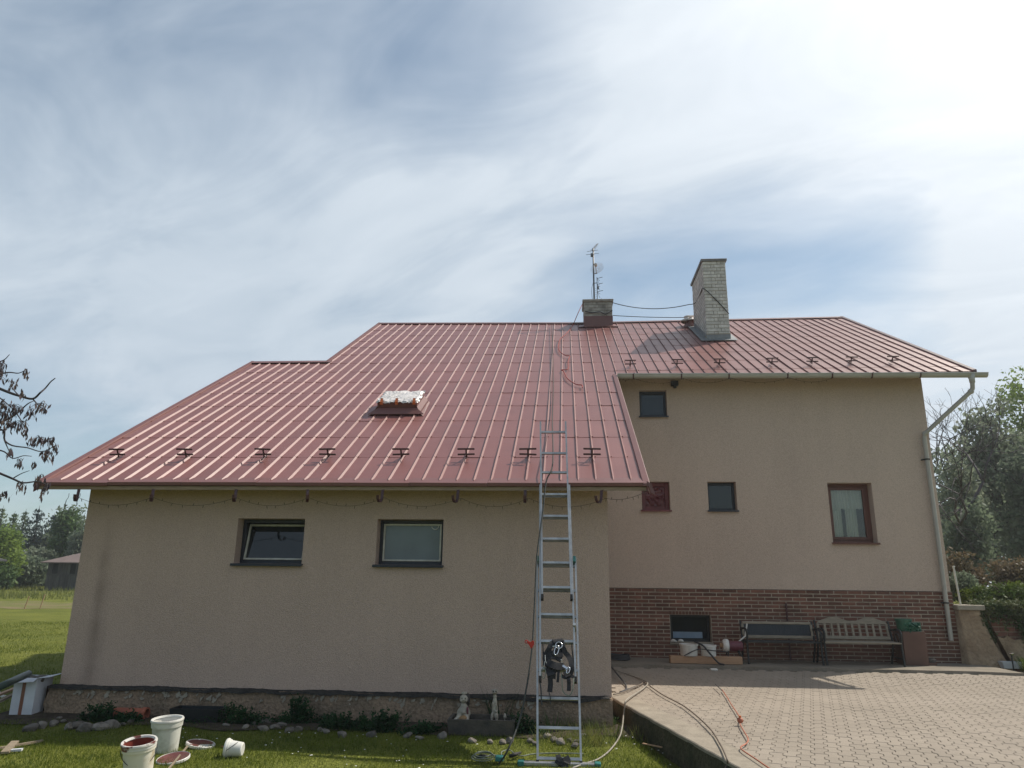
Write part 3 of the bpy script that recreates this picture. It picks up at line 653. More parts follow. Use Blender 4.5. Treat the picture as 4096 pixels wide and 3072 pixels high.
# the two blue framed windows of the wing
w = win(*W1, YE, .17, 'navy', .045, 'wsash', 'darkglass', tilt=-rad(13), label='dark blue framed window with its white sash tilted open', sw=.024)
w = win(*W2, YE, .17, 'navy', .045, 'wsash', 'frosted', label='dark blue framed window with closed dusty pane', sw=.024)
rg = MB(); rg.tube([(-1.69+.045*math.cos(t), YE+.172, 2.33+.045*math.sin(t)) for t in np.linspace(-2.9, .3, 12)], .006, 5); rg.obj('sticker_ring', 'white', w)
win(*H_TOP, YH, .12, 'navy', .05, None, 'darkglass', label='small dark window under the gutter')
w = win(*H_DK, YH, .16, 'navy', .05, None, 'darkglass', label='small dark blue window')
w = win(*H_RED, YH, .13, 'redpaint', .075, None, None, label='small window painted dark red with crumpled painted film')
def film_mesh(x0, x1, z0, z1, Y, amp, seed, n=22):
    r = np.random.default_rng(seed); f = r.uniform(0, 6, 8); v = []; F = []
    for i in range(n+1):
        for j in range(n+1):
            u, t = i/n, j/n; e = min(u, 1-u, t, 1-t)*5; e = min(e, 1)
            h = abs(math.sin(9*u+5*t+f[0]+2*math.sin(7*t+f[1])))+.6*abs(math.sin(14*t-8*u+f[2]+math.sin(9*u+f[3])))+.4*math.sin(21*u+17*t+f[4])
            v.append((x0+(x1-x0)*u, Y-amp*h*e, z0+(z1-z0)*t))
    for i in range(n):
        for j in range(n): a = i*(n+1)+j; F.append((a, a+n+1, a+n+2, a+1))
    return mesh(v, F)
link('film', film_mesh(H_RED[0]+.07, H_RED[1]-.07, H_RED[2]+.07, H_RED[3]-.07, YH+.165, .02, 4), 'redfilm', w, smooth=False)
w = win(*H_BIG, YH, .20, 'brown', .055, 'brown', 'glass', label='tall brown wooden window with white curtains', sw=.06)
def curtain(name, x0, x1, z0, z1, Y, waves):
    n = 50; v = []; F = []
    for i in range(n+1):
        x = x0+(x1-x0)*i/n; y = Y+.014*math.sin(i/n*waves*6.28)+.006*math.sin(i*1.3)
        v += [(x, y, z0+.006*math.sin(i/n*waves*6.28)), (x, y, z1)]
    for i in range(n): F.append((2*i, 2*i+2, 2*i+3, 2*i+1))
    return link(name, mesh(v, F), 'curtain', w, smooth=True)
curtain('curtain', 5.03, 5.66, 3.05, 3.45, YH+.262, 9)
curtain('curtain', 5.03, 5.24, 2.50, 3.06, YH+.27, 4); curtain('curtain', 5.31, 5.52, 2.50, 3.06, YH+.27, 4)
pot = MB()
for px_ in (5.27, 5.38): pot.lathe([(.0, 2.47), (.03, 2.47), (.04, 2.53), (.03, 2.545), (.0, 2.55)], 10, Matrix.Translation((px_, YH+.31, 0)))
pot.obj('flower_pot', 'blackplastic', w)
# basement window
w = win(*BAS, YH-.012, .14, 'blackplastic', .05, None, 'cellarglass', sill=False, label='dark basement window in the brick plinth')
MB().box((BAS[0]+.06, YH+.13, BAS[2]+.06), (BAS[1]-.14, YH+.15, BAS[2]+.17)).obj('pale_panel', 'blue', w)
MB().cbox((BAS[0]-.02, YH-.06, BAS[2]-.04), (BAS[1]+.02, YH+.14, BAS[2]-.002), .005).obj('sill', 'concrete', w)
sn = MB().cbox((2.10, YH-.09, 5.43), (2.24, YH+.0, 5.53), .01); sn.lathe([(.0, -.05), (.03, -.045), (.035, 0), (.035, .02)], 12, Matrix.Translation((2.17, YH-.06, 5.43))); sn.obj('motion_sensor', 'blackplastic', house)

# ---- roof
def build_roof():
    # deck under the sheets
    def deck(xs, ys, name='roof', m='soffit', parent=house, top=-.03, bot=-.075):
        n = len(xs); k = len(ys); v = [(x+sx(x, y), y, roofz(x, y)+top) for x in xs for y in ys]+[(x+sx(x, y), y, roofz(x, y)+bot) for x in xs for y in ys]; N0 = n*k; f = []
        for i in range(n-1):
            for j in range(k-1):
                a = i*k+j; f += [(a, a+k, a+k+1, a+1), (N0+a+1, N0+a+k+1, N0+a+k, N0+a)]
        for i in range(n-1):
            for j in (0, k-1): a = i*k+j; f.append((a, N0+a, N0+a+k, a+k))
        for j in range(k-1):
            for i in (0, n-1): a = i*k+j; f.append((a, a+1, N0+a+1, N0+a))
        return MB().add(v, f).obj(name, m, parent)
    roof = deck([X0+.02, XU+.02, -2, .3, X1-.02], [YEAVE+.03, 12, YLOW]); roof['label'] = 'dark red standing seam roof of painted metal sheets'
    deck([XU+.02, -2, .3, X1-.02], [YLOW, 17, YRID-.01], 'roof_deck', 'soffit', roof); deck([X1-.02, 1.3, 4, X2-.02], [YGUT+.02, 17, YRID-.01], 'roof_deck', 'soffit', roof)
    # back slopes
    def back(x0, x1, yr, yb, zr, name):
        zb = zr-(yb-yr)*TAN; MB().add([(x0, yr, zr), (x1, yr, zr), (x1, yb, zb), (x0, yb, zb), (x0, yr, zr-.12), (x1, yr, zr-.12), (x1, yb, zb-.12), (x0, yb, zb-.12)], [(0, 1, 2, 3), (7, 6, 5, 4), (0, 4, 5, 1), (1, 5, 6, 2), (2, 6, 7, 3), (3, 7, 4, 0)]).obj(name, 'trim', roof)
    back(XU, X2, YRID+.01, 25.0, roofz(3, YRID)-.02, 'back_slope'); back(X0, XU+.3, YLOW+.01, 21.3, roofz(-6, YLOW)-.02, 'back_slope')
    # sheets
    rows = [9.02, 9.781, 10.532, 11.256, 12.011, 12.758, 13.48, 14.228, 14.944, 15.70, 16.42, 17.10, 17.76, 18.44, 19.36]
    W = .2147; cells = []
    for i in range(37):
        x = X0+.03+i*W
        if x > X1-.05: break
        for j in range(14):
            a, b = rows[j], rows[j+1]
            lim = YLOW-.03 if x < XU-.02 else YRID-.05
            if a > lim-.15: break
            cells.append((x, a, min(b, lim), W if a > 13.4 else min(W, X1-.03-x)))
    xr = X0+.03+36*W
    for i in range(33):
        x = xr+i*W
        if x > X2-.05: break
        for j in range(6, 14):
            a, b = max(rows[j], YGUT+.0), rows[j+1]
            if b-a > .08: cells.append((x, a, min(b, YRID-.05), min(W, X2-.03-x)))
    def size(c): d = math.dist((c[0], (c[1]+c[2])/2, roofz(c[0], c[1])), CAM); return (c[2]-c[1])/d**2
    cells.sort(key=size, reverse=True)
    cache = {}
    def sheet(L, w):
        k = (round(L, 2), round(w, 3))
        if k not in cache:
            L_ = L/math.cos(math.atan(TAN))+.02; prof = [(0, .0), (.002, .021), (.006, .0225), (.0255, 0), (w+.003, 0)]
            v = [(x, 0, z+.0035) for x, z in prof]+[(x, L_, z) for x, z in prof]+[(x, 0, z-.001) for x, z in prof]; n = 5
            f = [(i, i+1, n+i+1, n+i) for i in range(n-1)]+[(2*n+i, 2*n+i+1, i+1, i) for i in range(n-1)]
            mb = MB().add(v, f); mb.box((.031, .006, .002), (.044, .02, .014))
            # closed lower end of the rib
            mb.add([(0, 0, 0), (.002, 0, .0245), (.006, 0, .026), (.0255, 0, .0035)], [(0, 1, 2, 3)])
            me = mesh(mb.v, mb.f); me.materials.append(MAT['roof']); cache[k] = me
        return cache[k]
    def mtx(c):
        x, a, b, w = c; za, zb, zx = roofz(x, a), roofz(x, b), roofz(x+w, a)
        xa, xb = x+sx(x, a), x+sx(x, b); ey = Vector((xb-xa, b-a, zb-za)).normalized(); ex = Vector((w, 0, zx-za)).normalized(); ez = ex.cross(ey).normalized(); ex = ey.cross(ez)
        M_ = Matrix(((ex.x, ey.x, ez.x, xa), (ex.y, ey.y, ez.y, a), (ex.z, ey.z, ez.z, za), (0, 0, 0, 1)))
        return M_ @ Matrix.Rotation(random.gauss(0, .0018), 4, 'X') @ Matrix.Rotation(random.gauss(0, .005), 4, 'Y')
    for c in cells[:300]: link('roof_sheet', sheet(c[2]-c[1], c[3]), None, roof, mtx(c))
    V = []; F = []; base = 0
    for c in cells[300:]:
        me = sheet(c[2]-c[1], c[3]); M_ = mtx(c)
        V += [M_ @ v.co for v in me.vertices]; F += [tuple(i+base for i in p.vertices) for p in me.polygons]; base = len(V)
    stuff(link('roof_sheets', mesh(V, F), 'roof', roof))
    # eave flashing, verges and ridge
    def fl(pts, w, h, name='flashing'):     # folded strip following pts
        return MB().tube(pts, w, 4).obj(name, 'trim', roof)
    ev = MB()
    xs = np.linspace(X0-.02, X1, 9)
    for i in range(len(xs)-1):
        a, b = xs[i]+(.004 if i else 0), xs[i+1]; o = random.uniform(-.004, .004); za, zb = roofz(a, YEAVE)+o, roofz(b, YEAVE)+o+random.uniform(-.006, .006)
        v = []
        for x, z in ((a, za), (b, zb)): v += [(x, YEAVE+.2, z+.2*TAN+.004), (x, YEAVE+.004, z+.036), (x, YEAVE-.006, z+.03), (x, YEAVE+.0, z-.008), (x, YEAVE+.012, z-.012), (x, YEAVE+.2, z+.2*TAN-.02)]
        ev = MB().add(v, [(k, (k+1) % 6, 6+(k+1) % 6, 6+k) for k in range(6)]+[(5, 4, 3, 2, 1, 0), tuple(range(6, 12))]); ev.obj('eave_flashing', 'trim', roof)
    def verge(x, ya, yb, side, m='trim'):
        mb = MB(); n = 10
        x_ = x
        for i in range(n):
            a, b = ya+(yb-ya)*i/n, ya+(yb-ya)*(i+1)/n; za, zb = roofz(x_, a), roofz(x_, b)
            v = []
            for y, z in ((a, za), (b, zb)):
                x = x_+sx(x_, y); v += [(x-side*.065, y, z+.006), (x-side*.058, y, z+.034), (x+side*.012, y, z+.042), (x+side*.02, y, z+.035), (x+side*.02, y, z-.09), (x+side*.008, y, z-.09), (x+side*.0, y, z+.004)]
            mb.add(v, [(k, (k+1) % 7, 7+(k+1) % 7, 7+k) for k in range(7)]+[(6, 5, 4, 3, 2, 1, 0), tuple(range(7, 14))])
        mb.obj('verge_flashing', m, roof)
    verge(X0, YEAVE, YLOW, -1); verge(XU, YLOW-.05, YRID, -1); verge(X1, YEAVE-.02, YGUT, 1); verge(X2, YGUT, YRID, 1, 'guard')
    # loose corner of the verge flashing hanging at the wing's right end
    MB().add([(X1-.02, YEAVE-.02, 2.83), (X1+.03, YEAVE-.04, 2.80), (X1+.075, YEAVE-.06, 2.66), (X1+.03, YEAVE-.05, 2.69), (X1-.02, YEAVE-.015, 2.82), (X1+.03, YEAVE-.035, 2.79), (X1+.075, YEAVE-.055, 2.65), (X1+.03, YEAVE-.045, 2.68)], [(0, 1, 2, 3), (7, 6, 5, 4), (0, 4, 5, 1), (1, 5, 6, 2), (2, 6, 7, 3), (3, 7, 4, 0)]).obj('bent_flashing', 'trim', roof)
    def ridge(x0, x1, y):
        mb = MB(); xs = np.linspace(x0, x1, 8); r0 = .0
        for i in range(7):
            v = []
            for x in (xs[i], xs[i+1]): z = roofz(x, y); v += [(x, y-.16, z-.16*TAN+.036), (x, y-.03, z+.012), (x, y, z+.032), (x, y+.03, z+.012), (x, y+.16, z-.16*TAN+.03), (x, y, z-.03)]
            mb.add(v, [(k, (k+1) % 6, 6+(k+1) % 6, 6+k) for k in range(6)]+[(5, 4, 3, 2, 1, 0), tuple(range(6, 12))])
        mb.obj('ridge_cap', 'trim', roof)
    ridge(XU+sx(XU, YRID)-.02, X2+sx(X2, YRID)+.02, YRID); ridge(X0+sx(X0, YLOW)-.02, XU+.0, YLOW)
    return roof
ROOF = build_roof()

# snow guards: two short bars on a bent bracket
GB = MB().cbox((-.011, -.06, -.004), (.011, .14, .002), .0015).bar((0, .0, .0), (0, -.012, .125), .022, .006, (0, 1, 0)); GB.bar((0, .09, 0), (0, -.004, .07), .018, .005, (0, 1, 0))
GB = GB.mesh(); GB.materials.append(MAT['guard'])
BR = MB().cbox((-.115, -.014, -.012), (.115, .004, .012), .003).mesh(); BR.materials.append(MAT['guard'])
def guard(x, y):
    M_ = Matrix.Translation((x, y, roofz(x, y)+.034)) @ Matrix.Rotation(math.atan(TAN), 4, 'X') @ Matrix.Rotation(random.uniform(-.05, .05), 4, 'Z')
    g = link('snow_guard', GB, None, house, M_)
    for z, t in ((.05, 0), (.125, 0)):
        link('guard_bar', BR, None, g, Matrix.Translation((0, -.018, z)) @ Matrix.Rotation(random.uniform(-.03, .03), 4, 'Y') @ Matrix.Rotation(-math.atan(TAN)*.6, 4, 'X'))
for x in (-6.21, -5.237, -4.128, -3.23, -2.217, -1.332, -.502, .348): guard(x, 9.70)
for x in (1.325, 2.268, 3.115, 4.149, 4.936, 5.696, 6.489): guard(x, 14.47)

# bare gutter hooks along the wing's eave
HK = MB().strip([(0, .10, -.01), (0, .0, -.045), (0, -.012, -.09), (0, -.02, -.13), (0, -.055, -.165), (0, -.10, -.165), (0, -.13, -.135), (0, -.137, -.10)], .028, .006, (1, 0, 0)).mesh(); HK.materials.append(MAT['guard'])
# strip normal along x gives the band its flat side towards the roof: turn widths
def hook_mesh():
    pts = [(.06, .01), (.0, -.01), (-.01, -.06), (-.02, -.105), (-.05, -.135), (-.09, -.135), (-.12, -.11), (-.128, -.075)]; v = []; f = []
    for y, z in pts: v += [(-.014, y, z), (.014, y, z)]
    n = len(pts); v2 = []
    for i, (y, z) in enumerate(pts):
        a = pts[max(0, i-1)]; b = pts[min(n-1, i+1)]; t = Vector((b[0]-a[0], b[1]-a[1])).normalized(); v2 += [(-.014, y-t.y*.005, z+t.x*.005), (.014, y-t.y*.005, z+t.x*.005)]
    V = v+v2; o = 2*n
    for i in range(n-1):
        a = 2*i; f += [(a, a+1, a+3, a+2), (o+a+2, o+a+3, o+a+1, o+a), (a, a+2, o+a+2, o+a), (a+1, o+a+1, o+a+3, a+3)]
    f += [(0, o, o+1, 1), (2*n-2, 2*n-1, o+2*n-1, o+2*n-2)]
    return MB().add(V, f).mesh()
HK = hook_mesh(); HK.materials.append(MAT['guard'])
HOOKS = (-6.184, -5.199, -4.121, -3.202, -2.256, -1.318, -.495, .428)
for x in HOOKS: link('gutter_hook', HK, None, house, Matrix.Translation((x, YEAVE+.02, 2.735)) @ Matrix.Rotation(random.uniform(-.5, .5), 4, 'Z') @ Matrix.Scale(1.25, 4))

# gutter and downpipe of the tall part
def build_gutter():
    GY, R_ = YGUT-.075, .073; n = 9; v = []; f = []; xs = [X1+.02, 3, 5.2, X2+.14]
    def prof(x):
        z = 5.535-.006*(x-1); o = [(x, GY+R_*math.cos(t), z+R_*math.sin(t)) for t in np.linspace(-math.pi, 0, n)]
        o = [(x, GY-R_-.006, z+.012), (x, GY-R_-.012, z+.0)]+o+[(x, GY+R_, z+.012)]; i_ = [(x, GY+(R_-.004)*math.cos(t), z+(R_-.004)*math.sin(t)+.001) for t in np.linspace(0, -math.pi, n)]
        return o+i_
    k = len(prof(0))
    for x in xs: v += prof(x)
    for i in range(len(xs)-1):
        for j in range(k): f.append((i*k+j, i*k+(j+1) % k, i*k+k+(j+1) % k, i*k+k+j))
    g = MB().add(v, f).obj('gutter', 'zinc', house, smooth=True); smooth_by_angle(g, 50)
    for x in (X1+.021, X2+.139): z = 5.535-.006*(x-1); MB().add([(x, GY+R_*math.cos(t), z+R_*math.sin(t)) for t in np.linspace(-math.pi, 0, n)], [tuple(range(n))]).obj('end_cap', 'zinc', g)
    for x in (1.331, 2.247, 3.142, 4.235, 5.059, 5.789, 6.665):
        z = 5.535-.006*(x-1); pts = [(x+.02, GY+.15, z+.045)]+[(x+.02*math.sin(t*.5), GY+(R_+.006)*math.cos(t), z+(R_+.006)*math.sin(t)) for t in np.linspace(0, -math.pi, 8)]+[(x, GY-R_-.008, z+.02)]
        v = []; f = []
        for p in pts: v += [(p[0]-.013, p[1], p[2]), (p[0]+.013, p[1], p[2])]
        for i in range(len(pts)-1): a = 2*i; f.append((a, a+1, a+3, a+2))
        o = MB().add(v, f).obj('gutter_bracket', 'guard', g); md = o.modifiers.new('s', 'SOLIDIFY'); md.thickness = .004
    px = 7.585; z0 = 5.47
    path = [(px, GY, z0), (px, GY, z0-.14), (px+.005, GY+.03, z0-.24), (px-.02, GY+.06, z0-.30)]
    wall_p = at(1990, 948, YH-.075)
    path = [Vector(p) for p in path]+[Vector((6.80, YH-.10, 4.44)), Vector((6.785, YH-.085, 4.36))]+[Vector((6.785, YH-.085, 3.0)), Vector((6.775, YH-.085, 1.55)), Vector((6.77, YH-.09, .72))]
    d = MB().tube(path, .039, 14)
    dp = smooth_by_angle(d.obj('downpipe', 'pipe', house), 35)
    MB().lathe([(.03, -.17), (.048, -.165), (.05, -.10), (.078, .0), (.074, .0), (.046, -.10)], 16, Matrix.Translation((px, GY, z0+.02))).obj('outlet_funnel', 'zinc', dp, smooth=True)
    for z in (3.95, 1.36):
        MB().lathe([(.046, -.014), (.052, -.012), (.052, .012), (.046, .014)], 16, Matrix.Translation((6.785 if z > 3 else 6.774, YH-.085, z))).box((6.71, YH-.09, z-.01), (6.735, YH, z+.01)).obj('pipe_clip', 'iron', dp)
    for a, b in ((path[3], .03), (path[4], .03)): MB().lathe([(.045, -.03), (.05, -.028), (.05, .028), (.045, .03)], 14, Matrix.Translation(a) @ (path[4]-path[3]).to_track_quat('Z', 'Y').to_matrix().to_4x4()).obj('pipe_joint', 'pipe', dp)
build_gutter()

# skylight wrapped in foil
def build_skylight():
    sx, sy = -2.76, 11.62; z = roofz(sx, sy)+.005
    B = Matrix.Translation((sx, sy, z)) @ Matrix.Rotation(math.atan(TAN), 4, 'X')
    e = bpy.data.objects.new('skylight', None); COL.objects.link(e); e.parent = house; e.matrix_local = B
    fb = MB()
    for a, b in (((-.33, 0, 0), (-.28, 0.64, .20)), ((.28, 0, 0), (.33, 0.64, .20)), ((-.28, 0, 0), (.28, .05, .20)), ((-.28, .59, 0), (.28, 0.64, .20))): fb.cbox(a, b, .006)
    fb.obj('frame', 'trim', e)
    MB().add([(-.31, .02, .17), (.31, .02, .17), (.31, .62, .17), (-.31, .62, .17)], [(0, 1, 2, 3)]).obj('pane', 'darkglass', e)
    fl = MB()
    fl.add([(-.33, -.02, .10), (.33, -.02, .10), (.46, -.15, .035), (-.46, -.15, .035), (-.33, -.02, .09), (.33, -.02, .09), (.46, -.15, .025), (-.46, -.15, .025)], [(0, 3, 2, 1), (4, 5, 6, 7), (0, 1, 5, 4), (1, 2, 6, 5), (2, 3, 7, 6), (3, 0, 4, 7)])
    for s in (-1, 1):
        fl.add([(s*.335, -.02, .12), (s*.335, .66, .12), (s*.39, .66, .035), (s*.39, -.1, .035), (s*.33, -.02, .0), (s*.33, .66, .0), (s*.42, .66, .0), (s*.46, -.18, .0)], [(0, 1, 2, 3), (7, 6, 5, 4), (0, 4, 5, 1), (1, 5, 6, 2), (2, 6, 7, 3), (3, 7, 4, 0)])
        fl.bar((s*.40, -.12, .036), (s*.40, .64, .036), .012, .02)
    fl.obj('flashing', 'trim', e)
    r = np.random.default_rng(9); n = 30; v = []; f = []
    for i in range(n+1):
        for j in range(n+1):
            u, t = i/n, j/n; x = -.35+.70*u; y = -.02+.68*t; ed = min(u, 1-u, t, 1-t)
            h = .20+.012*abs(math.sin(7*u+4*t+2*math.sin(5*t)))+.014*abs(math.sin(8*t-4*u+1.7*math.sin(5*u+1)))+r.uniform(-.006, .006)
            if ed == 0: h = .185+r.uniform(-.02, .03); x += r.uniform(-.015, .015); y += r.uniform(-.015, .015)
            elif ed < .05: h -= .01
            v.append((x, y, h))
    for i in range(n):
        for j in range(n): a = i*(n+1)+j; f.append((a, a+n+1, a+n+2, a+1))
    link('foil_wrap', mesh(v, f), 'foil', e)
    for x, y in ((0.0, -.022), (.29, -.02), (-.25, -.02)): MB().add([(x-.026, y-.012, .155), (x+.026, y-.014, .158), (x+.024, y-.016, .205), (x-.022, y-.014, .21), (x-.02, y+.045, .255), (x+.022, y+.045, .252)], [(0, 1, 2, 3), (3, 2, 5, 4)]).obj('tape', 'tape', e)
build_skylight()

# chimneys
def chimney(x0, x1, y0, y1, zb, zt, H_, cap, ov, front_pattern, label, dark=0):
    core = MB().box((x0, y0, zb), (x1, y1, zt)).obj('chimney', 'chmortar', house); core['label'] = label
    rows = int((zt-zb)/H_); bh = H_-.013; cache = {}; big = []; small = []
    def bme(sz):
        k = tuple(round(s, 3) for s in sz)
        if k not in cache: cache[k] = MB().cbox(tuple(-s/2 for s in k), tuple(s/2 for s in k), .005).mesh(); cache[k].materials.append(MAT['chbrick' if front_pattern else 'chbrick2'])
        return cache[k]
    L = x1-x0; D = y1-y0
    for r in range(rows):
        z1 = zt-r*H_-.003; z0 = z1-bh
        if z1 < zb+.02: break
        f1 = [0, .62, .78, 1.0] if front_pattern else ([0, .30, .62, 1.0])
        f2 = [0, .33, .50, 1.0] if front_pattern else ([0, .18, .5, .84, 1.0])
        fr = f1 if r % 2 == 0 else f2
        j = random.uniform(-.015, .015); fr = [0]+[t+j for t in fr[1:-1]]+[1.0]
        for a, b in zip(fr[:-1], fr[1:]): big.append(((x0+a*L+(.006 if a else -.008), y0-.010, z0), (x0+b*L-(.006 if b < 1 else -.008), y0+.02, z1)))
        n = max(1, round(D/.26)); off = 0 if r % 2 else .5
        t = [0]+[(k+off)/n for k in range(0 if off else 1, n)]+[1]
        for a, b in zip(t[:-1], t[1:]):
            if b-a < .02: continue
            ya, yb = y0+a*D+(.006 if a else .022), y0+b*D-(.006 if b < 1 else -.008)
            big.append(((x0-.010, ya, z0), (x0+.02, yb, z1))); small.append(((x1-.02, ya, z0), (x1+.010, yb, z1)))
        small.append(((x0-.0, y1-.02, z0), (x1, y1+.01, z1)))
    for a, b in big:
        # skip what lies wholly under the roof
        if b[2] < roofz((a[0]+b[0])/2, a[1])-.02: continue
        link('brick', bme([b[i]-a[i] for i in range(3)]), None, core, Matrix.Translation([(a[i]+b[i])/2+random.uniform(-.002, .002) for i in range(3)]))
    mb = MB()
    for a, b in small: mb.cbox(a, b, .004)
    stuff(mb.obj('bricks', 'chbrick' if front_pattern else 'chbrick2', core))
    MB().cbox((x0-ov, y0-ov, zt), (x1+ov, y1+ov, zt+cap*.55), .008).cbox((x0-ov-.006, y0-ov-.006, zt+cap*.55), (x1+ov+.006, y1+ov+.006, zt+cap), .01).obj('cap', 'lead' if front_pattern else 'chmortar', core)
    # collar of sheet metal where the stack passes through the roof
    fz = MB(); e = .012; h = .16
    P = [(x0-e, y0-e), (x1+e, y0-e), (x1+e, y1+e), (x0-e, y1+e)]; Q = [(x0-.16, y0-.12), (x1+.16, y0-.12), (x1+.16, y1+.12), (x0-.16, y1+.12)]
    v = [(x, y, roofz(x, min(y, YRID))+h+.0) for x, y in P]+[(x, y, roofz(x, min(y, YRID))+.045) for x, y in P]+[(x, y, roofz(x, min(y, YRID))+.036) for x, y in Q]
    fz.add(v, [(i, (i+1) % 4, 4+(i+1) % 4, 4+i) for i in range(4)]+[(4+i, 4+(i+1) % 4, 8+(i+1) % 4, 8+i) for i in range(4)])
    o = fz.obj('flashing', 'lead' if front_pattern else 'trim', core); o.modifiers.new('s', 'SOLIDIFY').thickness = .006
    return core
tall = chimney(3.385, 3.915, 16.84, 18.36, 7.0, 9.26, .0865, .06, .045, True, 'tall pale brick chimney standing on the roof slope')
MB().box((3.37, 16.826, 7.17), (3.93, 18.37, 7.40)).obj('mortar_skirt', 'concrete', tall)
short = chimney(.535, 1.285, 18.82, 19.55, 8.2, 9.03, .088, .07, .04, False, 'short brick chimney at the ridge with red painted base')
MB().box((.52, 18.806, 8.2), (1.30, 19.56, 8.62)).obj('painted_base', 'trim', short)
# vent pipe behind the tall chimney wrapped in foil
vp = MB().lathe([(.16, 0), (.14, .1), (.10, .12), (.10, .26)], 14, Matrix.Translation((3.30, 18.62, roofz(3.3, 18.6)-.03))).obj('roof_vent', 'trim', house)
r_ = np.random.default_rng(2); vv = []
mb = MB()
for i in range(7):
    for k in range(14): t = k*2*math.pi/14; rr = .135+.05*math.sin(i*1.1+.8)+r_.uniform(-.02, .02); rr = rr*(1 if i < 5 else (.8 if i == 5 else .15)); vv.append((3.30+rr*math.cos(t)*1.3, 18.62+rr*math.sin(t), roofz(3.3, 18.6)+.14+.03*i+r_.uniform(-.01, .01)))
mb.add(vv, [(i*14+k, i*14+(k+1) % 14, i*14+14+(k+1) % 14, i*14+14+k) for i in range(6) for k in range(14)]).obj('foil_wrap', 'foil', vp)
# ------------------------------------------------------------------ ladder and what hangs on it
LA, LB = Vector((0, 7.5, 0)), Vector((0, 8.87, 2.80)); LD = (LB-LA).normalized(); LN = Vector((1, 0, 0)).cross(LD)      # LN points up and towards the house
def lp(x, s, out=0.0): return Vector((x, 0, 0))+LA+LD*s-LN*(-out if LN.y < 0 else out)      # out: towards the camera
def onladder(px, py, out=0.0):
    d = ray(px, py); n = np.array(LN); a = np.array(lp(0, 0, out)); t = n@(a-CAM)/(n@d); return Vector(CAM+d*t)
def build_ladder():
    t = thing('ladder', 'three section aluminium ladder leaning on the eave of the red roof', 'ladder', (0, 0, 0))
    secs = [(-.285, .118, -.33, .098, .0, 2.12, .0), (-.272, .078, -.31, .04, .755, 3.05, .045), (-.262, .048, -.319, .002, 1.60, 3.98, .085)]
    rung_s = [.06, .33, .60, .875, 1.155, 1.44, 1.73, 2.02, 2.31, 2.61, 2.90, 3.21, 3.50, 3.82]
    for k, (xl0, xr0, xl1, xr1, s0, s1, out) in enumerate(secs):
        for a, b in ((xl0, xl1), (xr0, xr1)):
            mb = MB().bar(lp(a, s0, out), lp(b, s1, out), .019, .052, LN)
            st = mb.obj('stile', 'alu', t)
            MB().bar(lp(a, s0-.012, out), lp(a+(b-a)*.02, s0+.04, out), .027, .062, LN).obj('foot_cap', 'rubber', st)
        for s in rung_s:
            if s0+.03 < s < s1-.02:
                f = (s-s0)/(s1-s0); o = random.uniform(-.004, .004)
                MB().bar(lp(xl0+(xl1-xl0)*f, s+o, out), lp(xr0+(xr1-xr0)*f, s+o, out), .026, .022, LN).obj('rung', 'alu', t)
    for x, s in ((-.325, 2.08), (.085, 2.08)): MB().bar(lp(x, s-.03, .03), lp(x, s+.03, .03), .03, .09, LN).obj('bracket', 'teal', t)
    for x in (.075,): MB().bar(lp(x, 1.30, -.03), lp(x, 1.32, .10), .03, .03, LN).obj('hook', 'alu', t)
    st = MB().cbox((-.44, 7.455, .0), (.27, 7.525, .035), .006).obj('stabiliser_bar', 'alu', t)
    for x0, x1 in ((-.47, -.41), (.24, .30)): MB().cbox((x0, 7.445, -.004), (x1, 7.535, .042), .006).obj('end_cap', 'teal', st)
build_ladder()

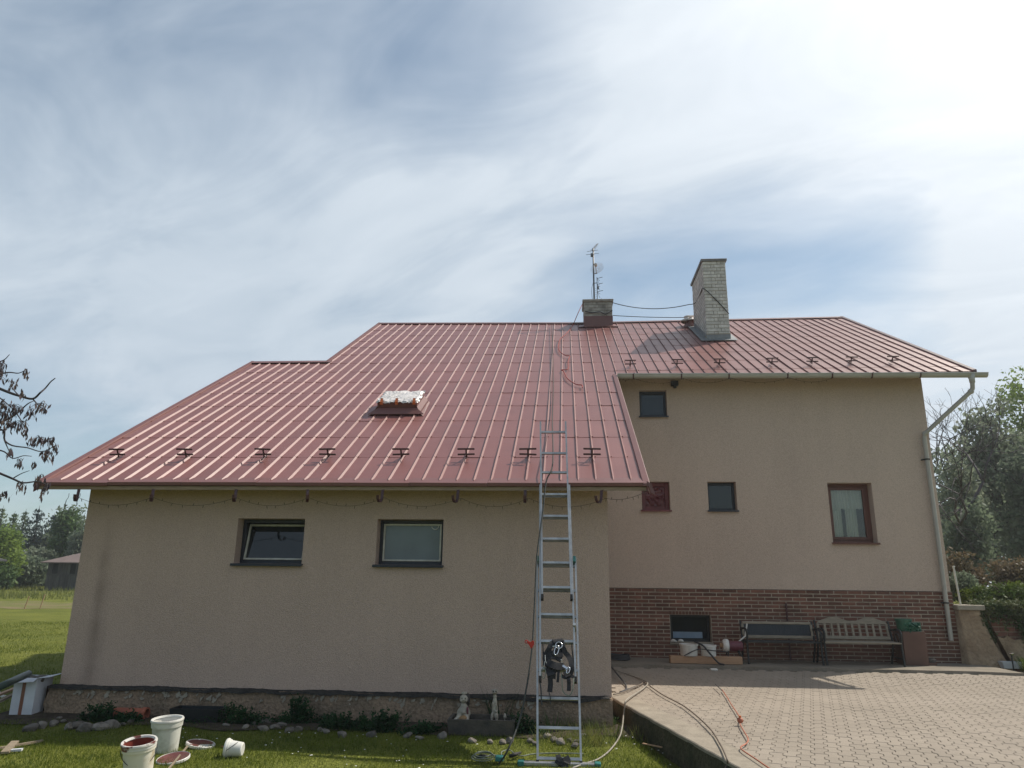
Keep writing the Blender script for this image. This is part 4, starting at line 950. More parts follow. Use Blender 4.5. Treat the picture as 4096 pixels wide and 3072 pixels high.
def build_harness():
    t = thing('climbing_harness', 'black climbing harness with shiny carabiners hanging on a ladder rung', 'harness', (0, 0, 0))
    def p(x, y, o=.13): return onladder((2050+x/4.74)/(4096/2212), (2500+y/4.74)/(4096/2212), o)
    N = tuple(-LN if LN.y > 0 else LN)
    def S(name, pts, w, th=.008, o=.13, m='black'):
        P = spline([p(x, y, o+.012*math.sin(i*1.7)) for i, (x, y) in enumerate(pts)], 4)
        return MB().strip(P, w, th, N).obj(name, m, t)
    S('back_pad', [(860, 275), (870, 330), (880, 420), (860, 560)], .10, .035, .12)
    S('strap', [(800, 290), (730, 400), (670, 490), (620, 590), (625, 690), (680, 780), (790, 870)], .05)
    S('strap', [(930, 290), (960, 420), (1000, 520), (1060, 590), (1110, 700), (1120, 830), (1085, 960)], .05)
    S('waist_belt', [(640, 640), (720, 590), (830, 600), (930, 650)], .062, .02, .14)
    S('waist_belt', [(650, 700), (760, 760), (880, 790), (980, 770)], .07, .02, .15)
    S('thigh_strap', [(690, 840), (710, 980), (720, 1120), (705, 1270)], .05)
    S('thigh_strap', [(770, 830), (780, 920), (775, 1020)], .045)
    S('thigh_strap', [(1040, 940), (1065, 1040), (1070, 1140), (1068, 1248)], .038)
    S('thigh_strap', [(880, 830), (870, 930), (855, 1085)], .026)
    S('strap', [(690, 560), (760, 520), (850, 570), (960, 560)], .04, .006, .15)
    S('strap', [(620, 860), (780, 850), (830, 900)], .035); S('strap', [(930, 960), (1000, 1000), (1100, 970), (1170, 990)], .03)
    S('shoulder_pad', [(760, 330), (700, 440), (690, 520)], .05, .02, .125); S('leg_pad', [(700, 860), (735, 960)], .075, .02, .14); S('leg_pad', [(1010, 880), (1060, 980)], .06, .02, .14)
    S('webbing_loop', [(925, 900), (940, 1080), (955, 1250), (1050, 1340), (1120, 1290), (1155, 1150), (1165, 1000)], .009, .003, .13, 'ropegrey')
    S('tail_strap', [(690, 1270), (715, 1360), (720, 1500)], .010, .003, .12, 'iron')
    S('tail_strap', [(515, 1075), (540, 1220), (545, 1390), (560, 1520)], .013, .003, .10, 'iron')
    S('sling', [(575, 365), (580, 500), (590, 700), (585, 800)], .014, .003, .06); S('sling', [(1125, 365), (1130, 470), (1150, 640), (1160, 800)], .012, .003, .06)
    def ring(name, cx, cy, rx, ry, rot, r=.006, o=.165, m='steel'):
        q = []
        for k in range(16):
            a = 2*math.pi*k/16; x = rx*math.cos(a); y = ry*math.sin(a); q.append(p(cx+x*math.cos(rot)-y*math.sin(rot), cy+x*math.sin(rot)+y*math.cos(rot), o))
        return MB().tube(q, r, 6, True).obj(name, m, t, smooth=True)
    ring('buckle_ring', 880, 385, 62, 62, 0, .006, .16); ring('carabiner', 835, 480, 38, 92, .25, .006, .18); ring('carabiner', 590, 910, 38, 105, .05, .004, .15, 'ropegrey'); ring('carabiner', 1055, 860, 27, 62, .3, .006, .17)
    S('chest_buckle', [(950, 770), (1045, 830)], .02, .01, .17, 'steel'); S('chest_buckle', [(915, 655), (945, 670)], .008, .008, .17, 'white'); S('chest_buckle', [(930, 700), (945, 712)], .006, .008, .17, 'white')
    S('cord', [(612, 690), (600, 760), (585, 810)], .005, .005, .14, 'white'); S('cord', [(620, 570), (630, 690), (700, 810)], .005, .005, .15, 'white'); S('cord', [(760, 405), (830, 400)], .008, .005, .17, 'white')
build_harness()
def glove_bundle():
    k = 4096/2212
    def p(x, y, o): return onladder((1950+x/3.687)/k, (2800+y/3.687)/k, o)
    t = thing('strap_bundle', 'small black strap bundle hanging on the lowest ladder rung', 'strap', (0, 0, 0))
    N = tuple(-LN if LN.y > 0 else LN)
    for nm, pts, w in (('fold', [(1040, 810), (1050, 860), (1090, 900)], .045), ('fold', [(1010, 890), (1060, 930), (1120, 940)], .04), ('fold', [(1150, 840), (1180, 900), (1170, 940)], .06), ('tail', [(1110, 860), (1130, 930), (1140, 1000)], .055)):
        MB().strip(spline([p(x, y, .05+.01*i) for i, (x, y) in enumerate(pts)], 4), w, .03, N).obj(nm, 'rubber', t)
glove_bundle()

# ------------------------------------------------------------------ ropes, cables, light string
def roof_pt(px, py, lift=.02):
    k = 4096/2212; d = ray(px, py); n = np.array([0, -math.sin(rad(29.33)), math.cos(rad(29.33))]); a = np.array([.997, 8.91, 2.777+lift/math.cos(rad(29.33))]); t = n@(a-CAM)/(n@d); q = Vector(CAM+d*t)
    q.z = max(q.z, roofz(q.x, q.y)+lift); return q
def rope(name, pts, r, m, label, cat, n=6, group=None):
    o = MB().tube(spline(pts, 5), r, n).obj(name, m, smooth=True); return tag(o, label, cat, group)
rp = [roof_pt(1192, 702, .04), roof_pt(1194, 760, .04), roof_pt(1195, 840, .04), roof_pt(1193, 905, .045), Vector((-.16, 9.0, 3.07)), onladder(1180, 1040, .14), onladder(1172, 1110, .14), onladder(1160, 1200, .14), onladder(1155, 1300, .13), onladder(1150, 1392, .12), onladder(1140, 1470, .11), onladder(1124, 1550, .09), gr(1098, 1618, .16), gr(1078, 1650, .012)]
rope('safety_rope', rp, .0085, 'ropedark', 'dark safety rope running from the ridge over the ladder to the lawn', 'rope')
tg = thing('rope_grab', 'small red metal rope grab clamped on the safety rope', 'rope grab', onladder(1146, 1392, .13))
a = MB(); sh = [(-.034, .035), (.0, .022), (.02, .038), (.036, .03), (.036, .0), (.018, -.035), (.004, -.04), (-.014, -.006), (-.034, .014)]
a.add([(x, -.012, z) for x, z in sh]+[(x, .012, z) for x, z in sh], [tuple(range(9)), tuple(range(17, 8, -1))]+[(i, (i+1) % 9, 9+(i+1) % 9, 9+i) for i in range(9)]).obj('body', 'red', tg)
MB().tube([(-.042+.014*math.cos(t), -.001, .026+.014*math.sin(t)) for t in np.linspace(0, 5.9, 10)], .005, 5, True).obj('eye', 'red', tg)
rr = [(1257, 655), (1248, 675), (1228, 708)]
ch = [at(1258, 657, 18.76), at(1248, 678, 18.4)]
rope('roof_rope', ch+[roof_pt(x, y, .03) for x, y in ((1236, 705), (1222, 722), (1210, 733), (1206, 748), (1210, 760), (1222, 768), (1231, 769), (1227, 780), (1227, 797), (1213, 799), (1218, 803), (1226, 818), (1244, 830), (1257, 832), (1258, 838))], .010, 'ropered', 'red rope lying on the roof sheets below the short chimney', 'rope')
rope('cable', catenary((1.30, 18.79, 8.99), (3.37, 18.0, 8.52+.12), .17, 12)+[Vector((3.368, 17.2, 8.60)), Vector((3.37, 16.828, 8.55)), Vector((3.66, 16.822, 8.23)), Vector((3.925, 16.822, 7.89))], .011, 'film', 'upper black cable slung from the short chimney round the tall chimney', 'cable', 5)
rope('cable', catenary((1.30, 18.79, 8.62), (3.2, 18.62, 8.47), .02, 8), .010, 'film', 'lower black cable stretched level between the two chimneys', 'cable', 5)
MAT['soffwire'] = mat('brown_thin_wire', (.06, .05, .04), rough=.8)
def light_string(name, pts, label, grp=None):
    t = thing(name, label, 'light string', (0, 0, 0), 0, grp)
    MB().tube(pts, .0028, 4).obj('wire', 'soffwire', t)
    mb = MB()
    for i in range(1, len(pts)-1):
        if i % 2 == 0:
            p = Vector(pts[i]); q = p+Vector((random.uniform(-.012, .012), random.uniform(-.012, .012), random.choice((-.04, -.035, .03)))); mb.tube([p, p.lerp(q, .4), q], [.003, .005, .002], 4)
    mb.obj('bulbs', 'soffwire', t)
P = []
Y0, Z0 = YEAVE-.06, 2.615
end = list(HOOKS)+[.98]
P += [Vector((-6.12, Y0, 2.66))]
for a, b in zip(end[:-1], end[1:]):
    P += catenary((a+.05, Y0, Z0), (b+.03 if b < .9 else b, Y0+.02, Z0 if b < .9 else 2.72), .10 if b < .5 else .05, 16)
light_string('light_string', P, 'dark bulb string hung in loops from the gutter hooks of the low wing')
P = []
xs = [1.0, 1.34, 2.26, 3.15, 4.24, 5.07]
for a, b in zip(xs[:-1], xs[1:]): P += catenary((a, YGUT-.10, 5.45), (b, YGUT-.10, 5.44), .09 if b-a > .5 else .02, 12)
light_string('light_string', P, 'dark bulb string hung under the pale gutter of the tall part')
P = catenary((-6.25, Y0, 2.66), (-6.31, Y0, 2.30), 0, 8)
light_string('light_string', [Vector((p.x+.01*math.sin(i*2), p.y, p.z)) for i, p in enumerate(P)], 'left loose end of bulb string dangling at the left eave corner')
P = catenary((-6.10, Y0, 2.66), (-6.17, Y0, 2.36), 0, 8)
light_string('light_string', [Vector((p.x+.01*math.sin(i*2), p.y, p.z)) for i, p in enumerate(P)], 'right loose end of bulb string dangling at the left eave corner')

# ------------------------------------------------------------------ antenna on the short chimney
def build_antenna():
    Y = 19.2; t = thing('antenna', 'antenna mast with round dish and small aerials on the short chimney', 'antenna', (.82, Y, 9.1))
    def L(x, y, z): return Vector((x-.82, y-Y, z-9.1))
    MB().tube([L(.825, Y, 9.09), L(.825, Y, 10.80)], .022, 10).obj('mast', 'pole', t, smooth=True)
    y = MB().tube([L(.80, Y-.05, 10.72), L(.97, Y+.45, 11.16)], .014, 6)
    for f in np.linspace(.05, 1, 11):
        c = L(.80, Y-.05, 10.72).lerp(L(.97, Y+.45, 11.16), f); w = .075-.03*f; y.tube([c+Vector((-w, .02, 0)), c+Vector((w, -.02, 0))], .0025, 4)
    for z, w in ((10.62, .20), (10.72, .17)):
        y.tube([L(.82-w, Y+.02, z), L(.82+w*.8, Y-.02, z+.02)], .006, 4)
    y.cbox(tuple(L(.75, Y-.05, 10.54)), tuple(L(.82, Y+.02, 10.64)), .01).obj('yagi_aerial', 'pole', t)
    d = MB(); prof = [(r, .12*(r/.19)**2*.45) for r in np.linspace(.0, .19, 8)]; prof2 = [(r, z-.006) for r, z in reversed(prof)]
    M_ = Matrix.Translation(L(.94, Y+.05, 10.18)) @ Matrix.Rotation(rad(-20), 4, 'Z') @ Matrix.Rotation(rad(72), 4, 'X')
    # open wire dish: rings and ribs, held by an arm
    for r, z in prof[1:]:
        d.tube([M_ @ Vector((r*math.cos(k*math.pi/14), r*math.sin(k*math.pi/14), z)) for k in range(28)], .002, 4, True)
    for k in range(28):
        an = k*2*math.pi/28; d.tube([M_ @ Vector((r*math.cos(an), r*math.sin(an), z)) for r, z in prof[1:]], .0015, 3)
    d.obj('satellite_dish', 'dish', t)
    MB().tube([M_ @ Vector((0, -.18, .06)), M_ @ Vector((0, -.08, .16)), M_ @ Vector((0, 0, .20))], .01, 6).lathe([(0, -.04), (.04, -.04), (.045, .03), (0, .03)], 12, M_ @ Matrix.Translation((0, 0, .19))).obj('receiver', 'dish', t)
    MB().tube([L(.83, Y, 10.02), L(.93, Y+.04, 10.06)], .012, 6).tube([L(.83, Y, 9.74), L(.93, Y, 9.75)], .01, 6).obj('bracket', 'pole', t)
    g = MB().tube([L(.915, Y, 9.09), L(.915, Y, 9.92)], .009, 6)
    for z in (9.48, 9.70, 9.88):
        g.tube([L(.91, Y, z), L(1.07, Y-.06, z+.015)], .008, 5)
        g.tube([L(.915, Y, z), L(.99, Y+.1, z-.14)], .005, 4); g.tube([L(.915, Y, z), L(.985, Y-.1, z-.11)], .005, 4)
    for z in np.linspace(9.15, 9.6, 9): g.tube([L(.83, Y, z), L(.915, Y, z-.05)], .003, 4)
    g.lathe([(0, -.05), (.02, -.045), (.02, .045), (0, .05)], 8, Matrix.Translation(L(.945, Y, 9.6))).obj('panel_aerial', 'pole', t)
    MB().tube(spline([L(.82, Y, 9.8), L(.76, Y-.04, 9.55), L(.77, Y, 9.3), L(.80, Y-.05, 9.12)], 5), .006, 4).obj('lead', 'film', t)
build_antenna()
cb = spline([(1.0, 18.79, 9.12), (1.02, 18.76, 9.04), (1.09, 18.75, 9.02), (1.14, 18.76, 9.08), (1.12, 18.78, 8.8), (1.09, 18.77, 8.66), (1.10, 18.76, 8.60)], 5)
tag(MB().tube(cb, .008, 5).obj('cable', 'hose'), 'pale cable loop hanging down the front of the short chimney', 'cable')
tag(MB().tube(spline([(.56, 18.78, 8.75), (.75, 18.77, 8.70), (.95, 18.76, 8.72), (1.1, 18.75, 8.65), (1.29, 18.78, 8.76)], 5), .014, 5).obj('cable', 'film'), 'thick black cable tied across the face of the short chimney', 'cable')

# ------------------------------------------------------------------ paint buckets and lids on the lawn
MAT['rimsmear'] = mat('smeared_rim', (.60, .58, .54), (.12, .035, .03), rough=.4, vs=7, lo=.54, hi=.58, obj=True, detail=6)
def bucket(name, loc, r0, r1, h, m, label, inner, wall_h=None, fill=None, rim='white', rimpaint=None, tilt=None, cat='bucket', handle=True, hrot=0):
    t = thing(name, label, cat, loc)
    if tilt is not None: t.rotation_euler = tilt
    body = MB().lathe([(0, .004), (r0-.01, .004), (r0, .012), (r0+(r1-r0)*.80, h*.80), (r1+.004, h*.805), (r1+.006, h*.9), (r1+.006, h), (r1-.004, h+.002), (r1-.008, h-.01)], 36).obj('body', m, t); smooth_by_angle(body, 35)
    MB().lathe([(r1-.006, h-.003), (r0-.002+(r1-r0)*.5, h*.5), (r0-.006, .03), (0, .03)], 36).obj('inside', inner, t, smooth=True)
    rg = MB().lathe([(r1-.012, h-.006), (r1-.006, h+.008), (r1+.009, h+.009), (r1+.014, h-.002), (r1+.012, h-.012), (r1+.004, h-.014)], 36).obj('rim', rim, t); smooth_by_angle(rg, 40)
    if fill: MB().lathe([(0, h*fill), (r0+(r1-r0)*fill-.004, h*fill)], 30).obj('paint', 'paint', t)
    if handle:
        hp = []
        for k in range(17):
            a = math.pi*k/16; p = Vector((-(r1+.012)*math.cos(a), -(r1+.012)*math.sin(a)*.72, -(r1)*math.sin(a)*1.0)); hp.append(Matrix.Rotation(hrot, 4, 'Z') @ p+Vector((0, 0, h*.86)))
        MB().tube(hp, .003, 5).obj('wire_handle', 'iron', t)
    return t
b1 = gr(281, 1690); fr = bucket('paint_bucket', (b1.x, b1.y+.12, 0), .108, .13, .30, 'bucketf', 'white bucket in front with red brown paint inside and smeared rim', 'paint', rim='rimsmear', fill=.30, hrot=.35, tilt=(rad(9), rad(-3), .2))
MB().lathe([(.1345, .258), (.137, .262), (.1375, .28), (.135, .284)], 36).obj('paint_ring', 'rimsmear', fr, smooth=True)
b2 = gr(341, 1634); bk = bucket('paint_bucket', (b2.x, b2.y+.13, 0), .112, .138, .31, 'bucketb', 'empty dusty white bucket standing behind the painted bucket', 'white', handle=False, hrot=2, tilt=(rad(4), rad(-1), 0))
def lid(name, c, r, m, label, rz=0, tilt=(0, 0)):
    t = thing(name, label, 'bucket lid', c); t.rotation_euler = (tilt[0], tilt[1], rz)
    smooth_by_angle(MB().lathe([(0, .006), (r*.8, .006), (r*.86, .012), (r*.97, .014), (r, .008), (r, -.006), (r*.95, -.008), (0, -.004)], 40).obj('disc', m, t), 40)
    smooth_by_angle(MB().lathe([(r*.985, .010), (r*1.0, .018), (r*1.03, .014), (r*1.03, -.006), (r*1.0, -.008)], 40).obj('rim', 'white', t), 40)
    return t
c = gr(432, 1617); lid('bucket_lid', (c.x, c.y, .035), .137, 'lidsmear', 'round lid half smeared with red paint lying right of the buckets', 1.0, (rad(8), rad(4)))
c = gr(373, 1650); lid('bucket_lid', (c.x, c.y, .04), .14, 'lidred', 'round lid fully covered in dark red paint beside the empty bucket', 0, (rad(9), rad(-4)))
tag(MB().bar(gr(405, 1612, .06), gr(362, 1664, .05), .016, .010).obj('stirring_stick', 'wood'), 'thin wooden stirring stick resting on the dark red lid', 'stick')
c = gr(500, 1640); sp_ = bucket('small_pail', (c.x+.09, c.y+.04, .078), .062, .077, .155, 'white', 'small white pail lying on its side in the grass', 'paint', tilt=(0, rad(-87), rad(6)), cat='pail', hrot=1.57)
tag(MB().tube(spline([gr(478, 1612, .02), gr(486, 1613, .03), gr(494, 1614, .035)], 4), .006, 5).obj('brush_handle', 'cord'), 'short orange brush handle sticking out behind the small pail', 'brush')

# ------------------------------------------------------------------ things along the wing's wall
def tbox(name, M_, w, d, h, m, label, cat):
    t = thing(name, label, cat); t.matrix_world = M_; return t
c = gr(63, 1549); Bx = Matrix.Translation((-6.615, 9.30, -.02)) @ Matrix.Rotation(rad(5), 4, 'Z')
t = tbox('carton_box', Bx, 0, 0, 0, 0, 'tall white carton box with brown tape strip, full of rubble', 'box')
bb = MB(); w, d, h = .27, .34, .46
for a, b in (((-w/2, -d/2, 0), (w/2, -d/2+.008, h)), ((-w/2, d/2-.008, 0), (w/2, d/2, h)), ((-w/2, -d/2+.008, 0), (-w/2+.008, d/2-.008, h)), ((w/2-.008, -d/2+.008, 0), (w/2, d/2-.008, h)), ((-w/2, -d/2, 0), (w/2, d/2, .006))): bb.box(a, b)
bb.obj('body', 'card', t)
MB().box((-.03, -d/2-.003, 0), (.012, -d/2-.001, h-.02)).obj('tape_strip', 'brownstripe', t)
MB().add([(-w/2, -d/2, h), (w/2, -d/2, h), (w/2+.02, -d/2-.10, h-.03), (-w/2-.06, -d/2-.12, h-.045), (-w/2, -d/2, h+.005), (w/2, -d/2, h+.005), (w/2+.02, -d/2-.10, h-.025), (-w/2-.06, -d/2-.12, h-.04)], [(0, 1, 2, 3), (7, 6, 5, 4), (0, 4, 5, 1), (1, 5, 6, 2), (2, 6, 7, 3), (3, 7, 4, 0)]).obj('flap', 'card', t)
MB().add([(w/2, -d/2, h), (w/2, d/2, h), (w/2+.16, d/2+.02, h+.035), (w/2+.15, -d/2, h+.015), (w/2, -d/2, h+.005), (w/2, d/2, h+.005), (w/2+.16, d/2+.02, h+.04), (w/2+.15, -d/2, h+.02)], [(0, 1, 2, 3), (7, 6, 5, 4), (0, 4, 5, 1), (1, 5, 6, 2), (2, 6, 7, 3), (3, 7, 4, 0)]).obj('flap', 'card', t)
def rock_mesh(seed, sx, sy, sz):
    r = np.random.default_rng(seed); bm = bmesh.new(); bmesh.ops.create_icosphere(bm, subdivisions=2, radius=1)
    ax = r.normal(0, 1, (7, 3)); ax /= np.linalg.norm(ax, axis=1)[:, None]; cut = r.uniform(.45, .9, 7)
    for v in bm.verts:
        p = np.array(v.co)
        for a, c_ in zip(ax, cut):
            q = p@a
            if q > c_: p = p-a*(q-c_)
        p += r.normal(0, .03, 3); v.co = (p[0]*sx, p[1]*sy, p[2]*sz)
    me = bpy.data.meshes.new('rock'); bm.to_mesh(me); bm.free(); me.materials.append(MAT['stone']); return me
for i, (x, y, s) in enumerate(((-.06, .02, .08), (.06, .05, .07), (.0, -.08, .06), (.10, -.06, .05))):
    o = link('rubble', rock_mesh(40+i, s*1.2, s, s*.7), None, t, Matrix.Translation((x, y, h-.03)))
tag(MB().lathe([(.035, 0), (.04, .0), (.04, .9), (.035, .9), (.035, 0)], 16, Matrix.Translation(gr(-30, 1497, .42)) @ (at(96, 1440, 9.35)-gr(-30, 1497, .42)).to_track_quat('Z', 'Y').to_matrix().to_4x4()).obj('pipe', 'pipegreen', smooth=True), 'dark green plastic pipe leaning on the white carton box', 'pipe')
for i, (a, b, lab) in enumerate((((-20, 1508), (32, 1487), 'long pale board lying left of the white carton box'), ((-20, 1524), (30, 1499), 'short brown board lying in front of the pale board'))):
    tag(MB().bar(gr(*a, .22-.05*i), gr(*b, .24-.05*i), .05, .025).obj('board', 'wood' if i else 'palewood'), lab, 'board')
tag(MB().tube(spline([gr(-10, 1490, .2), gr(4, 1503, .15), gr(14, 1506, .13)], 4), .02, 8).obj('white_pipe', 'white'), 'short white pipe end beside the boards at left edge', 'pipe')
for a, b, w_, lab in (((10, 1626), (33, 1602), .07, 'short flat board lying across the thin slats in the shaded grass'), ((-12, 1618), (92, 1600), .025, 'long thin slat lying in the shaded grass at left'), ((24, 1621), (48, 1619), .045, 'small white offcut lying beside the short flat board')):
    tag(MB().bar(gr(*a, .02), gr(*b, .025), w_, .02).obj('offcut' if 'offcut' in lab else 'board', 'card' if 'offcut' in lab else 'wood'), lab, 'board')
# row of stones between lawn and bed
stones = [(62, 1575, .10), (86, 1570, .09), (112, 1565, .07), (124, 1553, .05), (134, 1558, .04), (147, 1573, .10), (163, 1569, .13), (178, 1577, .12), (197, 1573, .12), (215, 1573, .11), (238, 1570, .12), (262, 1566, .06), (280, 1560, .06), (290, 1556, .05), (487, 1568, .06), (497, 1562, .05), (526, 1572, .06), (546, 1566, .06), (566, 1575, .09), (575, 1562, .10), (592, 1573, .08), (606, 1568, .09), (622, 1580, .09), (640, 1578, .09), (560, 1558, .06), (690, 1578, .06), (702, 1582, .06), (735, 1590, .07), (800, 1588, .08), (880, 1590, .08), (905, 1594, .06), (955, 1592, .09), (1020, 1601, .06), (1060, 1603, .05), (1085, 1604, .07), (1100, 1602, .06)]
sun_st = [(1145, 1602, .06), (1180, 1592, .08), (1197, 1600, .06), (1213, 1605, .08), (1230, 1600, .05), (1245, 1604, .06), (1240, 1614, .08), (1155, 1608, .05), (1262, 1590, .05)]
lb = {0: 'rough pale stone in the shaded row between lawn and wall', 1: 'sunlit pale stone in the grass behind the ladder foot'}
for k, lst in enumerate((stones, sun_st)):
    for i, (px, py, s) in enumerate(lst):
        c = gr(px, py, .02); o = link('stone', rock_mesh(100*k+i, s*random.uniform(.7, 1.1), s*random.uniform(.55, .9), s*random.uniform(.4, .7)), None)
        o.location = (c.x, c.y+.03, .015+s*.08); o.rotation_euler = (random.uniform(-.3, .3), random.uniform(-.3, .3), random.uniform(0, 3)); tag(o, lb[k], 'stone', 'stones edging the flower bed' if not k else 'stones behind the ladder')
# clay pipe, black trough
c = at(283, 1540, 9.12); tag(MB().lathe([(.055, -.2), (.065, -.2), (.065, .15), (.075, .15), (.075, .2), (.055, .2), (.055, -.2)], 20, Matrix.Translation((c.x, c.y, .075)) @ Matrix.Rotation(rad(90), 4, 'Y')).obj('clay_pipe', 'terra', smooth=False), 'short orange clay pipe lying against the wing wall', 'pipe'); smooth_by_angle(bpy.data.objects['clay_pipe'], 40)
def trough(name, x0, x1, y0, y1, z0, z1, th, m, label):
    t = MB()
    sl = .02
    t.add([(x0+sl, y0+sl, z0), (x1-sl, y0+sl, z0), (x1-sl, y1-sl, z0), (x0+sl, y1-sl, z0), (x0, y0, z1), (x1, y0, z1), (x1, y1, z1), (x0, y1, z1), (x0+th, y0+th, z1), (x1-th, y0+th, z1), (x1-th, y1-th, z1), (x0+th, y1-th, z1), (x0+th, y0+th, z1-.05), (x1-th, y0+th, z1-.05), (x1-th, y1-th, z1-.05), (x0+th, y1-th, z1-.05)],
          [(0, 3, 2, 1), (12, 13, 14, 15)]+[(i, (i+1) % 4, 4+(i+1) % 4, 4+i) for i in range(4)]+[(4+i, 4+(i+1) % 4, 8+(i+1) % 4, 8+i) for i in range(4)]+[(8+i, 8+(i+1) % 4, 12+(i+1) % 4, 12+i) for i in range(4)])
    return tag(t.obj(name, m), label, 'trough')
a, b = at(383, 1545, 8.98), at(478, 1545, 9.0); trough('plant_trough', a.x-.1, b.x-.02, 8.97, 9.22, 0, .165, .02, 'blackplastic', 'low black plastic plant trough against the wing wall')
a, b = at(966, 1580, 8.75), at(1112, 1580, 8.75); trough('stone_trough', a.x, b.x, 8.72, 9.12, 0, .165, .035, 'trough', 'dark stone trough carrying two garden figurines')
def blob(name, parts, m, parent, vox=.008):
    bm = bmesh.new()
    for c, r, *rot in parts:
        M_ = Matrix.Translation(c) @ (rot[0] if rot else Matrix.Identity(4)) @ Matrix.Diagonal((*r, 1)); bmesh.ops.create_icosphere(bm, subdivisions=3, radius=1, matrix=M_)
    me = bpy.data.meshes.new('b'); bm.to_mesh(me); bm.free(); o = link(name, me, m, parent); rm = o.modifiers.new('r', 'REMESH'); rm.mode = 'VOXEL'; rm.voxel_size = vox; rm.use_smooth_shade = True; return o
RX = lambda a: Matrix.Rotation(rad(a), 4, 'X'); RY = lambda a: Matrix.Rotation(rad(a), 4, 'Y')
c = at(1001, 1582, 8.93)
t = thing('garden_figurine', 'sitting pale garden figurine with dark hair and bonnet', 'figurine', (c.x, 8.92, .118))
blob('body', [((0, 0, .10), (.055, .05, .075)), ((0, 0, .16), (.04, .036, .04)), ((-.05, -.01, .11), (.02, .02, .055), RY(25)), ((.05, -.01, .11), (.02, .02, .055), RY(-25)), ((-.05, -.05, .05), (.03, .05, .03)), ((.04, -.05, .05), (.03, .05, .03)), ((-.075, -.09, .03), (.022, .03, .022)), ((.055, -.09, .03), (.022, .03, .022)), ((0, 0, .04), (.07, .05, .045)), ((.0, -.045, .10), (.03, .02, .02))], 'ceram', t, .007)
blob('head', [((0, -.005, .235), (.05, .046, .05)), ((0, -.05, .228), (.009, .010, .009)), ((-.028, -.035, .22), (.016, .014, .014)), ((.028, -.035, .22), (.016, .014, .014))], 'ceram', t, .005)
blob('hair', [((.012, .018, .25), (.056, .045, .053)), ((.045, .005, .21), (.022, .03, .05)), ((-.043, .012, .225), (.016, .026, .035))], 'hair', t, .006)
blob('bonnet', [((0, .01, .292), (.038, .036, .017))], 'ceram', t, .006)
blob('eyes', [((-.018, -.045, .245), (.006, .006, .009)), ((.018, -.045, .245), (.006, .006, .009))], 'hair', t, .003)
blob('apron', [((.045, -.03, .12), (.012, .02, .04)), ((.05, -.012, .08), (.015, .02, .03))], 'maroon', t, .005)
blob('basket', [((.01, -.085, .04), (.05, .035, .035)), ((-.035, -.08, .03), (.02, .02, .022))], 'ochre', t, .006)
c = at(1068, 1582, 8.95)
t = thing('garden_figurine', 'upright pale meerkat garden figurine with dark eyes', 'figurine', (c.x, 8.95, .118))
blob('body', [((0, 0, .12), (.035, .034, .075)), ((0, -.004, .20), (.027, .025, .06)), ((0, -.006, .265), (.02, .02, .03)), ((0, -.014, .315), (.033, .032, .028)), ((0, -.046, .307), (.014, .022, .012)), ((-.03, 0, .33), (.009, .006, .011)), ((.03, 0, .33), (.009, .006, .011)), ((-.026, -.02, .05), (.018, .028, .05)), ((.026, -.02, .05), (.018, .028, .05)), ((-.026, -.045, .01), (.015, .03, .011)), ((.026, -.045, .01), (.015, .03, .011)), ((-.022, -.03, .17), (.01, .012, .045), RX(20)), ((.022, -.03, .15), (.01, .012, .045), RX(30))], 'ceram', t, .006)
blob('eyes', [((-.015, -.042, .322), (.009, .007, .009)), ((.015, -.042, .322), (.009, .007, .009)), ((0, -.067, .309), (.005, .004, .004))], 'hair', t, .003)
blob('kitten', [((.02, -.055, .07), (.02, .018, .035)), ((.02, -.062, .115), (.017, .016, .016))], 'ceram', t, .006)
c = at(1090, 1582, 8.95); t = thing('toadstool_ornament', 'tiny pale toadstool ornament beside the meerkat figurine', 'ornament', (c.x, 8.95, .118))
MB().lathe([(0, 0), (.010, 0), (.008, .04), (0, .04)], 10).obj('stalk', 'ceram', t, smooth=True); MB().lathe([(0, .035), (.02, .035), (.019, .055), (.008, .085), (0, .09)], 12).obj('cap', 'ceram', t, smooth=True)

# ------------------------------------------------------------------ hoses and cords
def ground_pts(L, z): return [gr(x, y, z) for x, y in L]
D = .242
def kerb_pt(px, py, out=.02):      # a point on the tall side of the drive edging
    e = EDGE_B-EDGE_A; n = np.array([-e.y, e.x, 0.]); n /= np.linalg.norm(n)
    if n[0] > 0: n = -n
    a = np.array(EDGE_A)+n*out; d = ray(px, py); return Vector(CAM+d*(n@(a-CAM)/(n@d)))
rope('hose', [gr(1322, 1445, D+.07)]+ground_pts([(1372, 1462), (1398, 1474), (1392, 1485), (1375, 1497)], D+.01)+[kerb_pt(1353, 1512, -.02), kerb_pt(1350, 1524), kerb_pt(1347, 1545, .06), gr(1344, 1570, .10), gr(1338, 1592, .05), gr(1318, 1620, .03), gr(1292, 1640, .02), gr(1262, 1650, .02), gr(1235, 1660, .02)], .009, 'hose', 'grey hose dropping from the paving edge onto the lawn', 'hose')
rope('hose', ground_pts([(1325, 1500), (1350, 1494), (1385, 1478), (1392, 1474), (1430, 1500), (1480, 1527), (1530, 1570), (1555, 1606), (1570, 1638)], D+.008)+[kerb_pt(1571, 1651, -.01), kerb_pt(1566, 1662, .03)], .008, 'hosebrown', 'long brown hose crossing the paving from the inner corner', 'hose')
rope('hose', [Vector((.66, 13.3, .36)), Vector((.74, 12.2, .31)), Vector((.82, 11.4, .245)), Vector((.80, 10.9, .235)), Vector((.70, 10.6, .235))]+ground_pts([(1382, 1480)], D), .011, 'film', 'dark hose curling along the inner house corner', 'hose')
